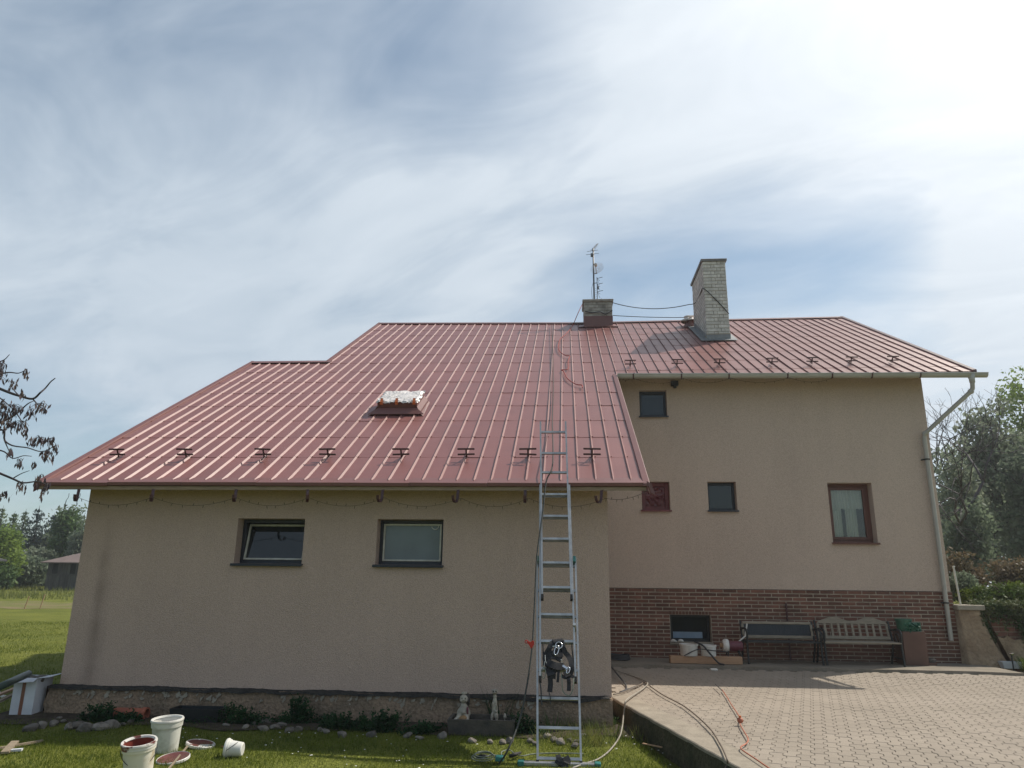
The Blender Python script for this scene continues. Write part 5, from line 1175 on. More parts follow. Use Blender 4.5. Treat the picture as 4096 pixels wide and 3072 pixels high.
rope('extension_cord', ground_pts([(1560, 1490), (1572, 1508), (1580, 1522), (1597, 1548), (1598, 1562), (1606, 1578), (1616, 1596), (1612, 1606), (1600, 1614), (1606, 1622), (1630, 1638), (1668, 1664)], D+.006), .006, 'cord', 'thin orange extension cord snaking over the sunny paving', 'cord')
c = gr(1599, 1556, D+.03); tp = thing('cord_coupling', 'round orange cord coupling lying on the paving', 'plug', c); blob('body', [((0, 0, 0), (.032, .028, .03))], 'cord', tp, .006); MB().lathe([(.012, .02), (.014, .03), (.012, .045), (0, .045)], 10).obj('socket', 'tape', tp)
rope('cable', ground_pts([(1545, 1478), (1552, 1484), (1560, 1492)], D+.03), .006, 'film', 'short dark cable end at the shadow edge on the paving', 'cable')
c = gr(1334, 1432, .36); t = thing('hose_coil', 'heap of black hose coiled in the inner house corner', 'hose', (.83, 13.75, .345))
for i in range(4):
    r = .20-.02*i; MB().tube([(r*math.cos(k*2*math.pi/20)*1.3+.02*i, r*math.sin(k*2*math.pi/20)*.8, .015+.022*i+.008*math.sin(k)) for k in range(20)], .013, 6, True).obj('coil', 'film', t, smooth=True)
c = gr(1044, 1645); t = thing('rope_coil', 'thin green rope coil lying in the sunny grass beside the ladder', 'rope', (c.x, c.y, .02))
for i in range(3): MB().tube([((.11-.015*i)*math.cos(k*2*math.pi/16), (.14-.02*i)*math.sin(k*2*math.pi/16)*1.2, .02+.012*i) for k in range(16)], .005, 5, True).obj('loop', 'ropegrey', t, smooth=True)
MB().cbox((.12, -.1, 0), (.20, -.02, .05), .01).obj('hook_block', 'teal', t)
rope('tether_rope', ground_pts([(1035+0, 1634), (1042, 1638), (1060, 1631), (1082, 1632), (1084, 1624), (1100, 1620), (1112, 1628), (1128, 1633), (1150, 1629), (1190, 1627), (1260, 1628)], .03), .006, 'ropegrey', 'grey tether rope lying in the grass across the ladder foot', 'rope')
for q, (a, b, lab) in enumerate((((1030, 1636), (1050, 1632), 'left black rope hook lying in the sunny grass'), ((1100, 1634), (1124, 1626), 'right black rope hook lying in the sunny grass'))):
    tag(MB().tube([gr(*a, .03), gr((a[0]+b[0])/2, (a[1]+b[1])/2, .045), gr(*b, .03)], [.016, .02, .012], 8).obj('rope_hook', 'rubber', smooth=True), lab, 'hook')
tag(MB().bar(gr(1300+86, 1608, .03) if False else gr(1388, 1606, .03), gr(1430, 1614, .03), .02, .01).obj('stick', 'palewood'), 'pale wooden stick lying in the sunny grass beside the grey hose', 'stick')
c = gr(1741, 1672, D); t = bucket('basin', (c.x, c.y, D-.19+.02), .12, .15, .16, 'basin', 'red plastic basin at the lower edge of the paving', 'paint', handle=False, rim='basin', cat='basin')

# ------------------------------------------------------------------ along the house plinth
ZB = .338
def bench_curved():
    x0, x1 = 4.36, 5.62; t = thing('garden_bench', 'grey slatted garden bench with double curved backrest', 'bench', ((x0+x1)/2, 13.75, ZB))
    W = (x1-x0)/2
    def leg(s):
        mb = MB()
        mb.tube(spline([(s*W, -.27, 0), (s*W, -.25, .2), (s*W, -.24, .36), (s*W, -.27, .52), (s*W, -.18, .58), (s*W, .0, .57), (s*W, .14, .56)], 4), .018, 6)
        mb.tube(spline([(s*W, .24, 0), (s*W, .15, .2), (s*W, .10, .36), (s*W, .17, .56), (s*W, .22, .70)], 4), .018, 6)
        mb.tube([(s*W, -.24, .34), (s*W, .1, .34)], .016, 6).tube([(s*W, -.25, .12), (s*W, .2, .12)], .012, 6)
        mb.tube([(s*W, -.1+.08*math.cos(a), .45+.07*math.sin(a)) for a in np.linspace(0, 6.28, 12, endpoint=False)], .009, 5, True)
        return mb
    for s in (-1, 1): leg(s).obj('leg', 'iron', t)
    for i in range(5): MB().cbox((-W+.0, -.26+.075*i, .355), (W, -.26+.075*i+.06, .378), .004).obj('seat_slat', 'greywood', t)
    B = Matrix.Translation((0, .12, .40)) @ RX(-14)
    b = MB(); n = 40; v = []; f = []
    for i in range(n+1):
        u = -1+2*i/n; top = .34+.035*math.cos(u*2*math.pi+math.pi)+.0; lo = .26
        if abs(u) > .9: top -= .06*((abs(u)-.9)/.1)**2
        x = u*W*.97; v += [(x, -.012, lo), (x, .012, lo), (x, .012, top), (x, -.012, top)]
    for i in range(n):
        for k in range(4): f.append((4*i+k, 4*i+(k+1) % 4, 4*i+4+(k+1) % 4, 4*i+4+k))
    f += [(3, 2, 1, 0), tuple(4*n+k for k in range(4))]
    b.add([B @ Vector(p) for p in v], f).obj('top_rail', 'greywood', t)
    MB().cbox((-W*.97, -.012, .0), (W*.97, .012, .055), .004, B).obj('bottom_rail', 'greywood', t)
    for i in range(11):
        x = -W*.93+i*W*.186; MB().cbox((x-.02, -.009, .05), (x+.02, .009, .27), .003, B).obj('back_slat', 'greywood', t)
    return t
bench_curved()
def bench_mesh():
    x0, x1 = 3.07, 4.30; t = thing('garden_bench', 'dark garden bench with pale framed mesh backrest', 'bench', ((x0+x1)/2, 13.75, ZB)); W = (x1-x0)/2
    for s in (-1, 1):
        mb = MB().tube(spline([(s*W, -.26, 0), (s*W, -.24, .2), (s*W, -.24, .36), (s*W, -.26, .52), (s*W, -.1, .57), (s*W, .13, .55)], 4), .018, 6)
        mb.tube(spline([(s*W, .24, 0), (s*W, .14, .2), (s*W, .10, .36), (s*W, .2, .68)], 4), .018, 6).tube([(s*W, -.24, .34), (s*W, .1, .34)], .016, 6); mb.obj('leg', 'iron', t)
    for i in range(5): MB().cbox((-W, -.26+.075*i, .345), (W, -.26+.075*i+.06, .368), .004).obj('seat_slat', 'iron', t)
    B = Matrix.Translation((0, .10, .395)) @ RX(-14)
    MB().cbox((-W*.96, -.014, .24), (W*.96, .014, .285), .004, B).obj('top_rail', 'greywood', t); MB().cbox((-W*.96, -.014, .0), (W*.96, .014, .05), .004, B).obj('bottom_rail', 'greywood', t)
    for s in (-1, 1): MB().cbox((s*W*.96-.02, -.013, .05), (s*W*.96+.02, .013, .24), .003, B).obj('side_rail', 'greywood', t)
    g = MB()
    for i in range(25): x = -W*.92+i*W*1.84/24; g.box((x-.004, -.004, .05), (x+.004, .004, .24), B)
    for i in range(5): z = .075+.035*i; g.box((-W*.93, -.006, z-.003), (W*.93, -.001, z+.003), B)
    g.box((-W*.93, .006, .05), (W*.93, .009, .24), B); stuff(g.obj('mesh_panel', 'lattice', t))
bench_mesh()
t = thing('planter_box', 'tall plain brown planter box right of the curved bench', 'planter', (5.94, 13.92, ZB))
pb = MB()
for a, b in (((-.19, -.19, 0), (.19, -.17, .55)), ((-.19, .17, 0), (.19, .19, .55)), ((-.19, -.17, 0), (-.17, .17, .55)), ((.17, -.17, 0), (.19, .17, .55))): pb.cbox(a, b, .003)
pb.obj('body', 'rust', t); MB().box((-.17, -.17, .4), (.17, .17, .50)).obj('soil', 'earth', t)
t = thing('plastic_pot', 'green plastic pot with drooping green bag on the brown planter box', 'pot', (5.86, 13.9, ZB+.502))
MB().lathe([(0, 0), (.10, 0), (.13, .22), (.14, .22), (.14, .25), (.125, .25), (.10, .03), (0, .03)], 20).obj('body', 'green', t, smooth=False)
fm = film_mesh(-.05, .24, -.02, .20, -.11, .045, 8, 12); link('bag', fm, 'green', t)
t = thing('stone_block', 'small pale stone block beside the planter box', 'stone', (6.24, 13.9, ZB-.01)); MB().cbox((-.09, -.07, 0), (.07, .07, .05), .012).obj('base', 'rust', t); link('top', rock_mesh(77, .09, .07, .05), None, t, Matrix.Translation((0, 0, .085)))
# stored painting gear in front of the basement window
t = thing('timber_beam', 'pale planed timber beam lying before the basement window', 'beam', (2.34, 13.45, ZB)); MB().cbox((-.60, -.09, 0), (.60, .09, .12), .006).obj('body', 'palewood', t)
for i, (x, r, hh, lab) in enumerate(((2.07, .15, .19, 'left white tub standing on the timber beam'), (2.40, .13, .18, 'right white tub standing on the timber beam'))):
    t = thing('white_tub', lab, 'tub', (x, 13.46, ZB+.12)); MB().lathe([(0, 0), (r*.93, 0), (r*.95, .01), (r, hh-.03), (r+.008, hh-.028), (r+.008, hh), (r-.004, hh), (r*.9, .012), (0, .012)], 24).obj('body', 'white', t); MB().lathe([(0, hh*.9), (r*.97, hh*.9)], 20).obj('paint', 'paint', t)
t = thing('paint_pump', 'dark red paint pump with white round front beside the white tubs', 'pump', (2.80, 13.52, ZB+.12))
MB().lathe([(0, -.05), (.07, -.05), (.085, -.03), (.085, .17), (.06, .19), (0, .19)], 20, Matrix.Translation((0, 0, .16)) @ RY(90)).obj('motor', 'maroon', t); MB().lathe([(0, -.15), (.09, -.14), (.11, -.10), (.10, -.05), (0, -.05)], 20, Matrix.Translation((0, 0, .17)) @ RY(90)).obj('front_drum', 'white', t)
MB().lathe([(0, -.19), (.04, -.19), (.04, -.14), (0, -.14)], 12, Matrix.Translation((0, 0, .17)) @ RY(90)).obj('coupling', 'ochre', t)
st = MB()
for x in (-.08, .15):
    for y in (-.08, .08): st.tube([(x, y, 0), (x*.7, y*.6, .10)], .01, 6)
st.obj('stand', 'iron', t)
rope('hose', [Vector((2.15, 13.35, ZB+.36)), Vector((2.28, 13.28, ZB+.30)), Vector((2.38, 13.24, ZB+.18)), Vector((2.52, 13.26, ZB+.03)), Vector((2.6, 13.2, ZB+.01))], .016, 'film', 'thick black hose draped over the white tubs and beam', 'hose')
rope('hose', [Vector((1.97, 13.33, ZB+.13)), Vector((2.2, 13.25, ZB+.24)), Vector((2.45, 13.28, ZB+.22)), Vector((2.7, 13.35, ZB+.2))], .009, 'film', 'thin dark hose looping from the tubs to the pump', 'hose')
tag(MB().tube([Vector((2.87, 13.5, ZB+.31)), Vector((3.07, 13.62, .78)), Vector((3.12, 13.66, .98))], .013, 6).obj('spray_lance', 'white'), 'pale spray lance leaning from the pump against the mesh bench', 'lance')
tag(MB().cbox((2.30, 12.82, dz_(12.8)+.0), (2.42, 12.90, dz_(12.8)+.035), .012).obj('rag', 'white'), 'small white rag lying on the shaded paving', 'rag')
for i, x in enumerate((1.93, 2.05)):
    o = link('foam_lump', rock_mesh(300+i, .06, .04, .035), None); o.data.materials[0] = MAT['white']; o.location = (x, YH-.06, BAS[2]+.02); tag(o, ('left' if i == 0 else 'right')+' white foam lump on the basement window sill', 'foam')
t = thing('downpipe_stake', 'thin dark rod standing against the brick plinth behind the mesh bench', 'rod', (3.98, YH-.05, ZB)); MB().tube([(0, 0, 0), (0, 0, .98)], .014, 6).obj('shaft', 'guard', t); t.name = 'rod'

# ------------------------------------------------------------------ garden wall at the right
def garden_wall():
    t = thing('garden_wall', 'low garden wall with crumbling pillar, concrete cap and brick panel', 'wall', (0, 0, 0))
    x0, x1, y0 = 6.93, 7.36, 14.16; n = 14; V = []; F = []; r = np.random.default_rng(4)
    for i in range(n+1):
        for j in range(n+1):
            u, v = i/n, j/n; z = .22+(1.235-.22)*v
            fl = (1-v)**2.2; x = x0-.03*fl*0+(x1+.34*fl-x0)*u; y = y0-.16*fl+.012*math.sin(9*u+5*v)+r.normal(0, .004); V.append((x, y, z))
    for i in range(n):
        for j in range(n): a = i*(n+1)+j; F.append((a, a+n+1, a+n+2, a+1))
    m0 = len(V); V += [(x0, y0+.45, .22), (x0, y0+.45, 1.235), (x1, y0+.45, 1.235), (x1+.3, y0+.45, .22)]
    b = n*(n+1); F += [(0, n, m0+1, m0), (b+n, b, m0+3, m0+2), (n, b+n, m0+2, m0+1)]
    link('pillar', mesh(V, F), 'oldstucco', t, smooth=True)
    MB().cbox((x0-.02, y0-.05, 1.24), (x1+.02, y0+.5, 1.33), .012).obj('cap', 'concrete', t)
    core = MB().box((x1+.0, y0+.10, .2), (11.0, y0+.40, 1.22)).obj('brick_panel', 'mortar', t)
    P, Hh = .262, .083; cache = {}
    for rr in range(13):
        z1 = 1.21-rr*Hh
        if z1 < .25: break
        x = x1+.02+(P/2 if rr % 2 else 0)-P/2
        while x < 9.4:
            a = max(x, x1+.01); w = x+P-.012-a
            if w > .05:
                k = round(w, 2)
                if k not in cache: cache[k] = MB().cbox((-w/2, -.014, -.035), (w/2, .01, .035), .004).mesh(); cache[k].materials.append(MAT['brick'])
                link('brick', cache[k], None, core, Matrix.Translation((a+w/2, y0+.10+random.uniform(-.003, .003), z1-.04)))
            x += P
    # remains of render on the lower brick panel
    sh = [(7.5, .30), (7.5, .62), (7.56, .80), (7.66, .77), (7.72, .82), (7.84, .74), (8.0, .78), (8.12, .66), (8.08, .5), (8.15, .3)]
    MB().add([(x, y0+.03, z) for x, z in sh]+[(x, y0+.09, z) for x, z in sh], [tuple(range(10)), tuple(range(19, 9, -1))]+[(i, (i+1) % 10, 10+(i+1) % 10, 10+i) for i in range(10)]).obj('render_patch', 'oldstucco', t)
    MB().cbox((x1+.03, y0+.04, 1.225), (11.0, y0+.46, 1.29), .01).obj('coping', 'concrete', t)
MAT['oldstucco'] = mat('crumbling_stucco', (.33, .25, .17), (.23, .165, .11), rough=.95, vs=4, bump=1, bs=18, bd=.03, spec=.1, detail=7, fine=.15)
garden_wall()
struct(MB().box((7.3, 14.57, -.2), (40, 60, 1.20)).obj('garden_terrace', 'lawn'))
t = thing('white_post', 'slim white post standing on the garden wall beside the house', 'post', (7.06, 14.3, 1.33)); MB().tube([(.0, 0, 0), (-.03, 0, .66)], .018, 8).obj('shaft', 'whitepost', t); MB().cbox((-.045, -.015, .655), (-.005, .025, .675), .004).obj('top', 'whitepost', t)
t = thing('white_trough', 'long white plastic trough at the foot of the garden wall', 'trough', (7.62, 13.98, .30)); MB().add([(-.17, -.05, 0), (.2, -.05, 0), (.2, .06, 0), (-.17, .06, 0), (-.2, -.07, .11), (.23, -.07, .11), (.23, .08, .11), (-.2, .08, .11), (-.18, -.05, .11), (.21, -.05, .11), (.21, .06, .11), (-.18, .06, .11), (-.18, -.05, .05), (.21, -.05, .05), (.21, .06, .05), (-.18, .06, .05)], [(0, 3, 2, 1), (12, 13, 14, 15)]+[(i, (i+1) % 4, 4+(i+1) % 4, 4+i) for i in range(4)]+[(4+i, 4+(i+1) % 4, 8+(i+1) % 4, 8+i) for i in range(4)]+[(8+i, 8+(i+1) % 4, 12+(i+1) % 4, 12+i) for i in range(4)]).obj('body', 'card', t)
t = thing('garden_lamp', 'small solar garden lamp on a black stake before the garden wall', 'lamp', (7.50, 13.75, .28)); MB().tube([(0, 0, 0), (0, 0, .26)], .012, 6).obj('stake', 'iron', t); MB().lathe([(0, .25), (.03, .25), (.045, .275), (.045, .285), (0, .295)], 12).obj('head', 'steel', t)
# ------------------------------------------------------------------ plants and trees
def leaves_np(P, size, asp=.5, seed=0, droop=None, flat=0.0):
    r = np.random.default_rng(seed); n = len(P); t = r.normal(0, 1, (n, 3))
    if droop is not None: t = t*(1-droop)+np.array([0, 0, -1.])*droop*1.6
    t /= np.linalg.norm(t, axis=1)[:, None]; u = r.normal(0, 1, (n, 3)); u[:, 2] *= (1-flat); b = np.cross(t, u); b /= np.linalg.norm(b, axis=1)[:, None]
    s = (size*r.uniform(.6, 1.3, n))[:, None]
    V = np.concatenate([P-t*s*.5, P+b*s*asp*.5, P+t*s*.5, P-b*s*asp*.5]); i = np.arange(n)
    return V, np.stack([i, i+n, i+2*n, i+3*n], 1)
def clumpy(lobes, nclump, per, cs, seed, shell=.55):
    r = np.random.default_rng(seed); vol = np.array([l[1][0]*l[1][1]*l[1][2] for l in lobes])**.7; idx = r.choice(len(lobes), nclump, p=vol/vol.sum())
    C = np.array([l[0] for l in lobes])[idx]; R = np.array([l[1] for l in lobes])[idx]
    d = r.normal(0, 1, (nclump, 3)); d /= np.linalg.norm(d, axis=1)[:, None]; rr = (shell+(1-shell)*r.uniform(0, 1, nclump)**.6)[:, None]
    c = C+d*R*rr*r.uniform(.85, 1.1, nclump)[:, None]
    k = r.integers(int(per*.5), int(per*1.5)+1, nclump); cc = np.repeat(c, k, 0); q = r.normal(0, 1, (len(cc), 3)); q /= (np.linalg.norm(q, axis=1)[:, None]+1e-6); q *= r.uniform(0, 1, len(cc))[:, None]**.5*cs
    return cc+q*np.array([1, 1, .75])
def limbs(base, tops, r0, m, parent, name='trunk', bend=.25, seed=0):
    r = np.random.default_rng(seed); mb = MB()
    for i, tp in enumerate(tops):
        a = Vector(base if i == 0 else base+(Vector(tops[0])-Vector(base))*r.uniform(.3, .65)); b = Vector(tp); mid = a.lerp(b, .5)+Vector(r.normal(0, bend, 3))*(.6 if i else .25)
        p = spline([a, mid, b], 5); R_ = r0*(1 if i == 0 else .45); mb.tube(p, [R_*(1-.85*k/(len(p)-1)) for k in range(len(p))], 7)
    return mb.obj(name, m, parent, smooth=True)
def tree(name, label, loc, lobes, nclump, per, cs, leaf, lm, tops, r0, seed, asp=.5, group=None, cat='tree', droop=None, bark='bark', shell=.5):
    t = thing(name, label, cat, loc, 0, group); L = Vector(loc)
    limbs(Vector((0, 0, -.1)), tops, r0, bark, t, seed=seed)
    V, F = leaves_np(clumpy(lobes, nclump, per, cs, seed, shell), leaf, asp, seed+1, droop); link('crown', mesh_np(V, F), lm, t); return t
def low_plant(label, px, py, w, h, seed, Y=None, m='leaf_low', leaf=.035, n=900):
    c = gr(px, py); t = thing('leafy_plant', label, 'plant', (c.x, c.y, 0)); r = np.random.default_rng(seed)
    h *= 1.2; n = int(n*1.35); k = max(10, int(26*w/.4)); C = np.stack([r.normal(0, .36*w, k), r.normal(0, .07, k), np.zeros(k)], 1); C[:, 2] = h*r.uniform(.35, 1, k)*np.sqrt(np.clip(1-(C[:, 0]/(w*.9))**2, .1, 1))
    st = MB()
    for c_ in C: st.tube([(c_[0]*.5, c_[1]*.6, 0), (c_[0]*.85, c_[1], c_[2]*.6), tuple(c_)], [.004, .003, .002], 4)
    st.obj('stem', m, t)
    cc = np.repeat(C, n//k, 0); f = r.uniform(.12, 1, len(cc)); P = cc*np.stack([.5+.5*f, f, f], 1)+r.normal(0, .022, cc.shape); P[:, 2] = np.abs(P[:, 2])+.005
    V, F = leaves_np(P, leaf, .62, seed, flat=.4); link('leaves', mesh_np(V, F), m, t); return t
low_plant('dark leafy plant left of the orange clay pipe', 213, 1560, .38, .20, 11)
low_plant('dark leafy plant in front of the orange clay pipe', 275, 1562, .26, .10, 12, n=500)
low_plant('dark leafy plant right of the black plant trough', 505, 1567, .52, .19, 13)
low_plant('tallest rounded dark leafy plant in the middle of the wall', 645, 1566, .40, .27, 14, n=1300)
low_plant('low dark leafy plant between the rounded plant and the dark blue green plant', 735, 1577, .40, .15, 15)
low_plant('dark blue green plant with one taller shoot left of the stone trough', 822, 1582, .46, .20, 16, n=1100)
low_plant('low dark leafy plant touching the left end of the stone trough', 915, 1585, .30, .11, 17, n=600)
low_plant('dark leafy plant between the stone trough and the ladder', 1128, 1588, .30, .22, 18, n=800)
low_plant('dark weed clump at the wall behind the right ladder stile', 1290, 1560, .34, .20, 19, n=700)
low_plant('single pale green weed at the foot of the drive edging', 1318, 1572, .12, .12, 20, m='leaf_mid', n=200)
def grassy(label, c, n, h, w, seed, m='dryblade', cat='plant', name='grass_tuft', spread=.1):
    r = np.random.default_rng(seed); V = []; F = []
    for i in range(n):
        a = r.uniform(0, 6.28); d = spread*r.uniform(0, 1)**.5; b = Vector((d*math.cos(a), d*math.sin(a), 0)); l = h*r.uniform(.5, 1.1); o = Vector((math.cos(a)*l*.45, math.sin(a)*l*.45, l)); s = Vector((-math.sin(a), math.cos(a), 0))*w/2; md = b+o*.5+Vector((0, 0, l*.12)); k = len(V)
        V += [b-s, b+s, md+s*.8, md-s*.8, b+o]; F += [(k, k+1, k+2, k+3), (k+3, k+2, k+4)]
    t = thing(name, label, cat, c); link('blades', mesh(V, F), m, t); return t
grassy('tuft of thin long leaves behind the meerkat figurine', (gr(1075, 1580).x, 9.18, .02), 34, .42, .012, 31, 'leaf_low')
grassy('bright green grass tuft before the garden wall at right edge', (7.86, 13.75, .28), 260, .26, .012, 32, 'leaf_yew', spread=.26)
grassy('low green grass tuft at the edge of the paving in the right corner', (8.15, 13.35, .25), 200, .16, .012, 33, 'leaf_yew', spread=.3)
grassy('small grass tuft at the wall behind the ladder', (gr(1195, 1580).x, 9.15, .0), 60, .22, .008, 34, 'leaf_mid', spread=.14)

# ivy on the garden wall
def ivy():
    r = np.random.default_rng(8); t = thing('ivy', 'ivy with pale leaves hanging over the brick garden wall', 'ivy', (7.4, 14.2, 1.3)); P = []
    for i in range(5200):
        x = r.uniform(.0, 2.6); dr = abs(r.normal(0, .16))+.0; dr = min(dr, .28+.25*math.sin(x*3)**2)
        P.append((x, -.02+r.normal(0, .03)-.03*dr, .06-dr))
    for i in range(1700): P.append((r.uniform(-.12, 2.6), r.uniform(-.02, .4), .03+abs(r.normal(0, .045))))
    for i in range(900):
        z = r.uniform(-.85, 0); P.append((-.02+.05*math.sin(z*9)+r.normal(0, .035), -.03+r.normal(0, .02), z))
    for i in range(900):
        z = r.uniform(-.9, -.1); P.append((.62+.3*r.uniform(0, 1)+.1*math.sin(z*5)+r.normal(0, .05), -.03+r.normal(0, .02), z))
    V, F = leaves_np(np.array(P), .045, .8, 3); link('leaves', mesh_np(V, F), 'leaf_ivy', t)
    mb = MB()
    for k in range(9): x = .05+k*.28; mb.tube([(x, .02, .03), (x+.03, -.03, -.15), (x-.02, -.03, -.40)], [.008, .006, .003], 4)
    mb.obj('stem', 'bark', t)
ivy()

# overhanging branches of the tree at the left edge, with withered hanging leaves
def left_tree():
    Y = 8.3; t = thing('overhanging_tree', 'tree at left edge with bare crooked branches and withered hanging leaves', 'tree', (0, 0, 0))
    K = 4096/2212
    def p(x, y, d=0): return at(x/1.185/K, (1300+y/1.185)/K, Y+d)
    base = Vector((-9.6, 8.0, -.1)); mb = MB(); top = Vector((-9.4, 8.1, 4.6))
    tr = spline([base, Vector((-9.7, 8.0, 1.6)), Vector((-9.45, 8.1, 3.2)), top, Vector((-9.2, 8.2, 6.0))], 6)
    MB().tube(tr, [.15*(1-.7*i/(len(tr)-1)) for i in range(len(tr))], 10).obj('trunk', 'bark', t, smooth=True)
    br = [([(-40, 285), (40, 318), (90, 335), (155, 350), (190, 322), (215, 300), (240, 270), (262, 252)], .018, .1), ([(155, 350), (180, 378), (205, 400)], .008, .1),
          ([(-40, 480), (30, 450), (80, 420), (130, 375), (160, 360)], .014, .25), ([(-30, 500), (18, 500), (22, 545), (60, 572), (130, 582), (200, 600), (265, 570)], .012, -.1),
          ([(-30, 590), (20, 600), (60, 632), (110, 620), (150, 622)], .009, .3), ([(-30, 690), (60, 728), (110, 748), (180, 742), (225, 760)], .014, -.25), ([(60, 728), (100, 705), (140, 690)], .006, -.2),
          ([(-30, 240), (40, 225), (90, 228), (130, 208)], .010, .2), ([(-20, 180), (20, 165), (45, 140)], .008, .0), ([(-30, 800), (10, 812), (35, 800)], .010, .1), ([(80, 420), (110, 470), (125, 520)], .006, .2), ([(20, 545), (40, 590), (55, 620)], .006, -.1), ([(90, 335), (60, 300), (50, 265)], .006, .1), ([(-20, 330), (30, 370), (60, 400), (60, 440)], .007, .15)]
    bm_ = MB()
    twigs = []
    for pts, r, dd in br:
        P = spline([p(x, y, dd+random.uniform(-.05, .05)) for x, y in pts], 4); bm_.tube(P, [r*(1-.75*i/(len(P)-1))+.0015 for i in range(len(P))], 5); twigs.append(P)
    for pts, r, dd in br:
        if pts[0][0] < 0:
            a = p(*pts[0], dd); k = min(range(len(tr)), key=lambda i: (tr[i]-(a+Vector((-1, 0, -.5)))).length); bm_.tube(spline([tr[k], tr[k].lerp(a, .5)+Vector((0, 0, .12)), a], 4), [r*2.2-(r*1.2)*i/8 for i in range(9)], 6)
    C = [(60, 290, 26, 30), (125, 235, 18, 30), (105, 330, 16, 24), (190, 395, 32, 30), (145, 420, 26, 30), (60, 400, 40, 30), (20, 440, 30, 40), (100, 480, 34, 36), (125, 520, 10, 30), (40, 480, 30, 36), (235, 560, 26, 30), (262, 585, 18, 34), (190, 555, 30, 26), (215, 620, 28, 30), (150, 560, 22, 20), (90, 655, 16, 24), (45, 610, 20, 24), (185, 735, 22, 26), (210, 790, 14, 26), (100, 770, 18, 26), (195, 815, 8, 14), (20, 808, 18, 16), (225, 765, 10, 14), (10, 380, 16, 26), (10, 200, 20, 30), (0, 250, 24, 30), (250, 640, 8, 20), (-10, 460, 30, 60), (160, 665, 10, 14)]
    r = np.random.default_rng(21); P = []; tw = MB()
    for x, y, sx, sy in C:
        dd = r.uniform(-.2, .3); c = p(x, y-sy*.8, dd)
        for _ in range(int(sx*1.05)):
            q = p(x+r.normal(0, sx*.6), y+r.normal(0, sy*.5), dd+r.normal(0, .07)); P.append(tuple(q))
            if r.uniform() < .4: tw.tube([c.lerp(q, .1), c.lerp(q, .6)+Vector((0, 0, .02)), q], [.004, .003, .002], 3)
    # the rest of the crown outside the picture
    for _ in range(46):
        q0 = Vector((r.uniform(-10.6, -8.4), r.uniform(6.8, 9.6), r.uniform(2.6, 7.0))); k = min(range(len(tr)), key=lambda i: abs(tr[i].z-(q0.z-.5)))
        L_ = spline([tr[k], tr[k].lerp(q0, .5)+Vector(r.normal(0, .12, 3)), q0], 5); bm_.tube(L_, [.02*(1-.8*i/(len(L_)-1)) for i in range(len(L_))], 5)
        for _ in range(22):
            f = r.uniform(.3, 1); b_ = tr[k].lerp(q0, f); q = b_+Vector(r.normal(0, .14, 3))+Vector((0, 0, -.05)); P.append(tuple(q))
            if r.uniform() < .3: tw.tube([b_, b_.lerp(q, .6)+Vector((0, 0, .02)), q], [.004, .003, .002], 3)
    for pts, rr_, dd in br:
        if pts[0][0] < 0:
            a = p(*pts[0], dd)
            for _ in range(40):
                f = r.uniform(.25, 1); b_ = Vector((-9.5, 8.05, a.z-.3)).lerp(a, f); q = b_+Vector(r.normal(0, .13, 3))
                if q.x < -7.07: P.append(tuple(q)); tw.tube([b_+Vector((0, 0, .06)), b_.lerp(q, .6)+Vector((0, 0, .03)), q], [.005, .003, .002], 3)
    bm_.obj('branches', 'twig', t, smooth=True); stuff(tw.obj('twigs', 'twig', t))
    V, F = leaves_np(np.array(P), .072, .32, 5, droop=.75); link('leaves', mesh_np(V, F), 'drooping', t)
left_tree()

# far side of the field at the left
def G(x, y): return float(gz(x, y))
def spruce(label, x, y, h, w, seed, m='needle', group='spruces behind the field'):
    t = thing('spruce_tree', label, 'tree', (x, y, G(x, y)), 0, group); r = np.random.default_rng(seed)
    MB().tube([(0, 0, 0), (0, 0, h*.6), (0, 0, h)], [h*.016, h*.009, .01], 6).obj('trunk', 'bark', t)
    P = []
    nl = int(h*3.4)
    for i in range(nl):
        f = i/nl; z = h*(.05+.93*f); R = w*(1-f)**.85*r.uniform(.8, 1.12)+.08; nb = int(9+7*(1-f))
        for k in range(nb):
            a = r.uniform(0, 6.28); L = R*r.uniform(.7, 1.1); m_ = max(3, int(L*7))
            s = np.linspace(.12, 1, m_); P.append(np.stack([np.cos(a)*L*s, np.sin(a)*L*s, z-.22*L*s+.12*L*s**2], 1)+r.normal(0, .05, (m_, 3)))
    P = np.concatenate(P); V, F = leaves_np(P, .34, .38, seed, droop=.45); link('crown', mesh_np(V, F), m, t); return t
def px_ground(px, py, Y): q = at(px, py, Y); return q.x
for i, (px, ty, Y, w, lab, m) in enumerate(((8, 1092, 62, 2.6, 'leftmost spruce behind the lime green tree', 'needle_green'), (33, 1104, 60, 2.0, 'slim spruce second from left behind the field', 'needle_green'), (57, 1099, 64, 2.0, 'slim green spruce just left of the dark spruce', 'needle_green'), (86, 1092, 56, 2.6, 'dark grey spruce with a bare pointed tip left of the shed', 'needle'), (119, 1107, 58, 2.2, 'dark spruce above the brown roofed shed', 'needle'), (-25, 1085, 66, 3.0, 'tall spruce at the very left edge behind the field', 'needle_green'))):
    c = at(px, ty, Y); spruce(lab, c.x, c.y, c.z-G(c.x, c.y), w, 50+i, m)
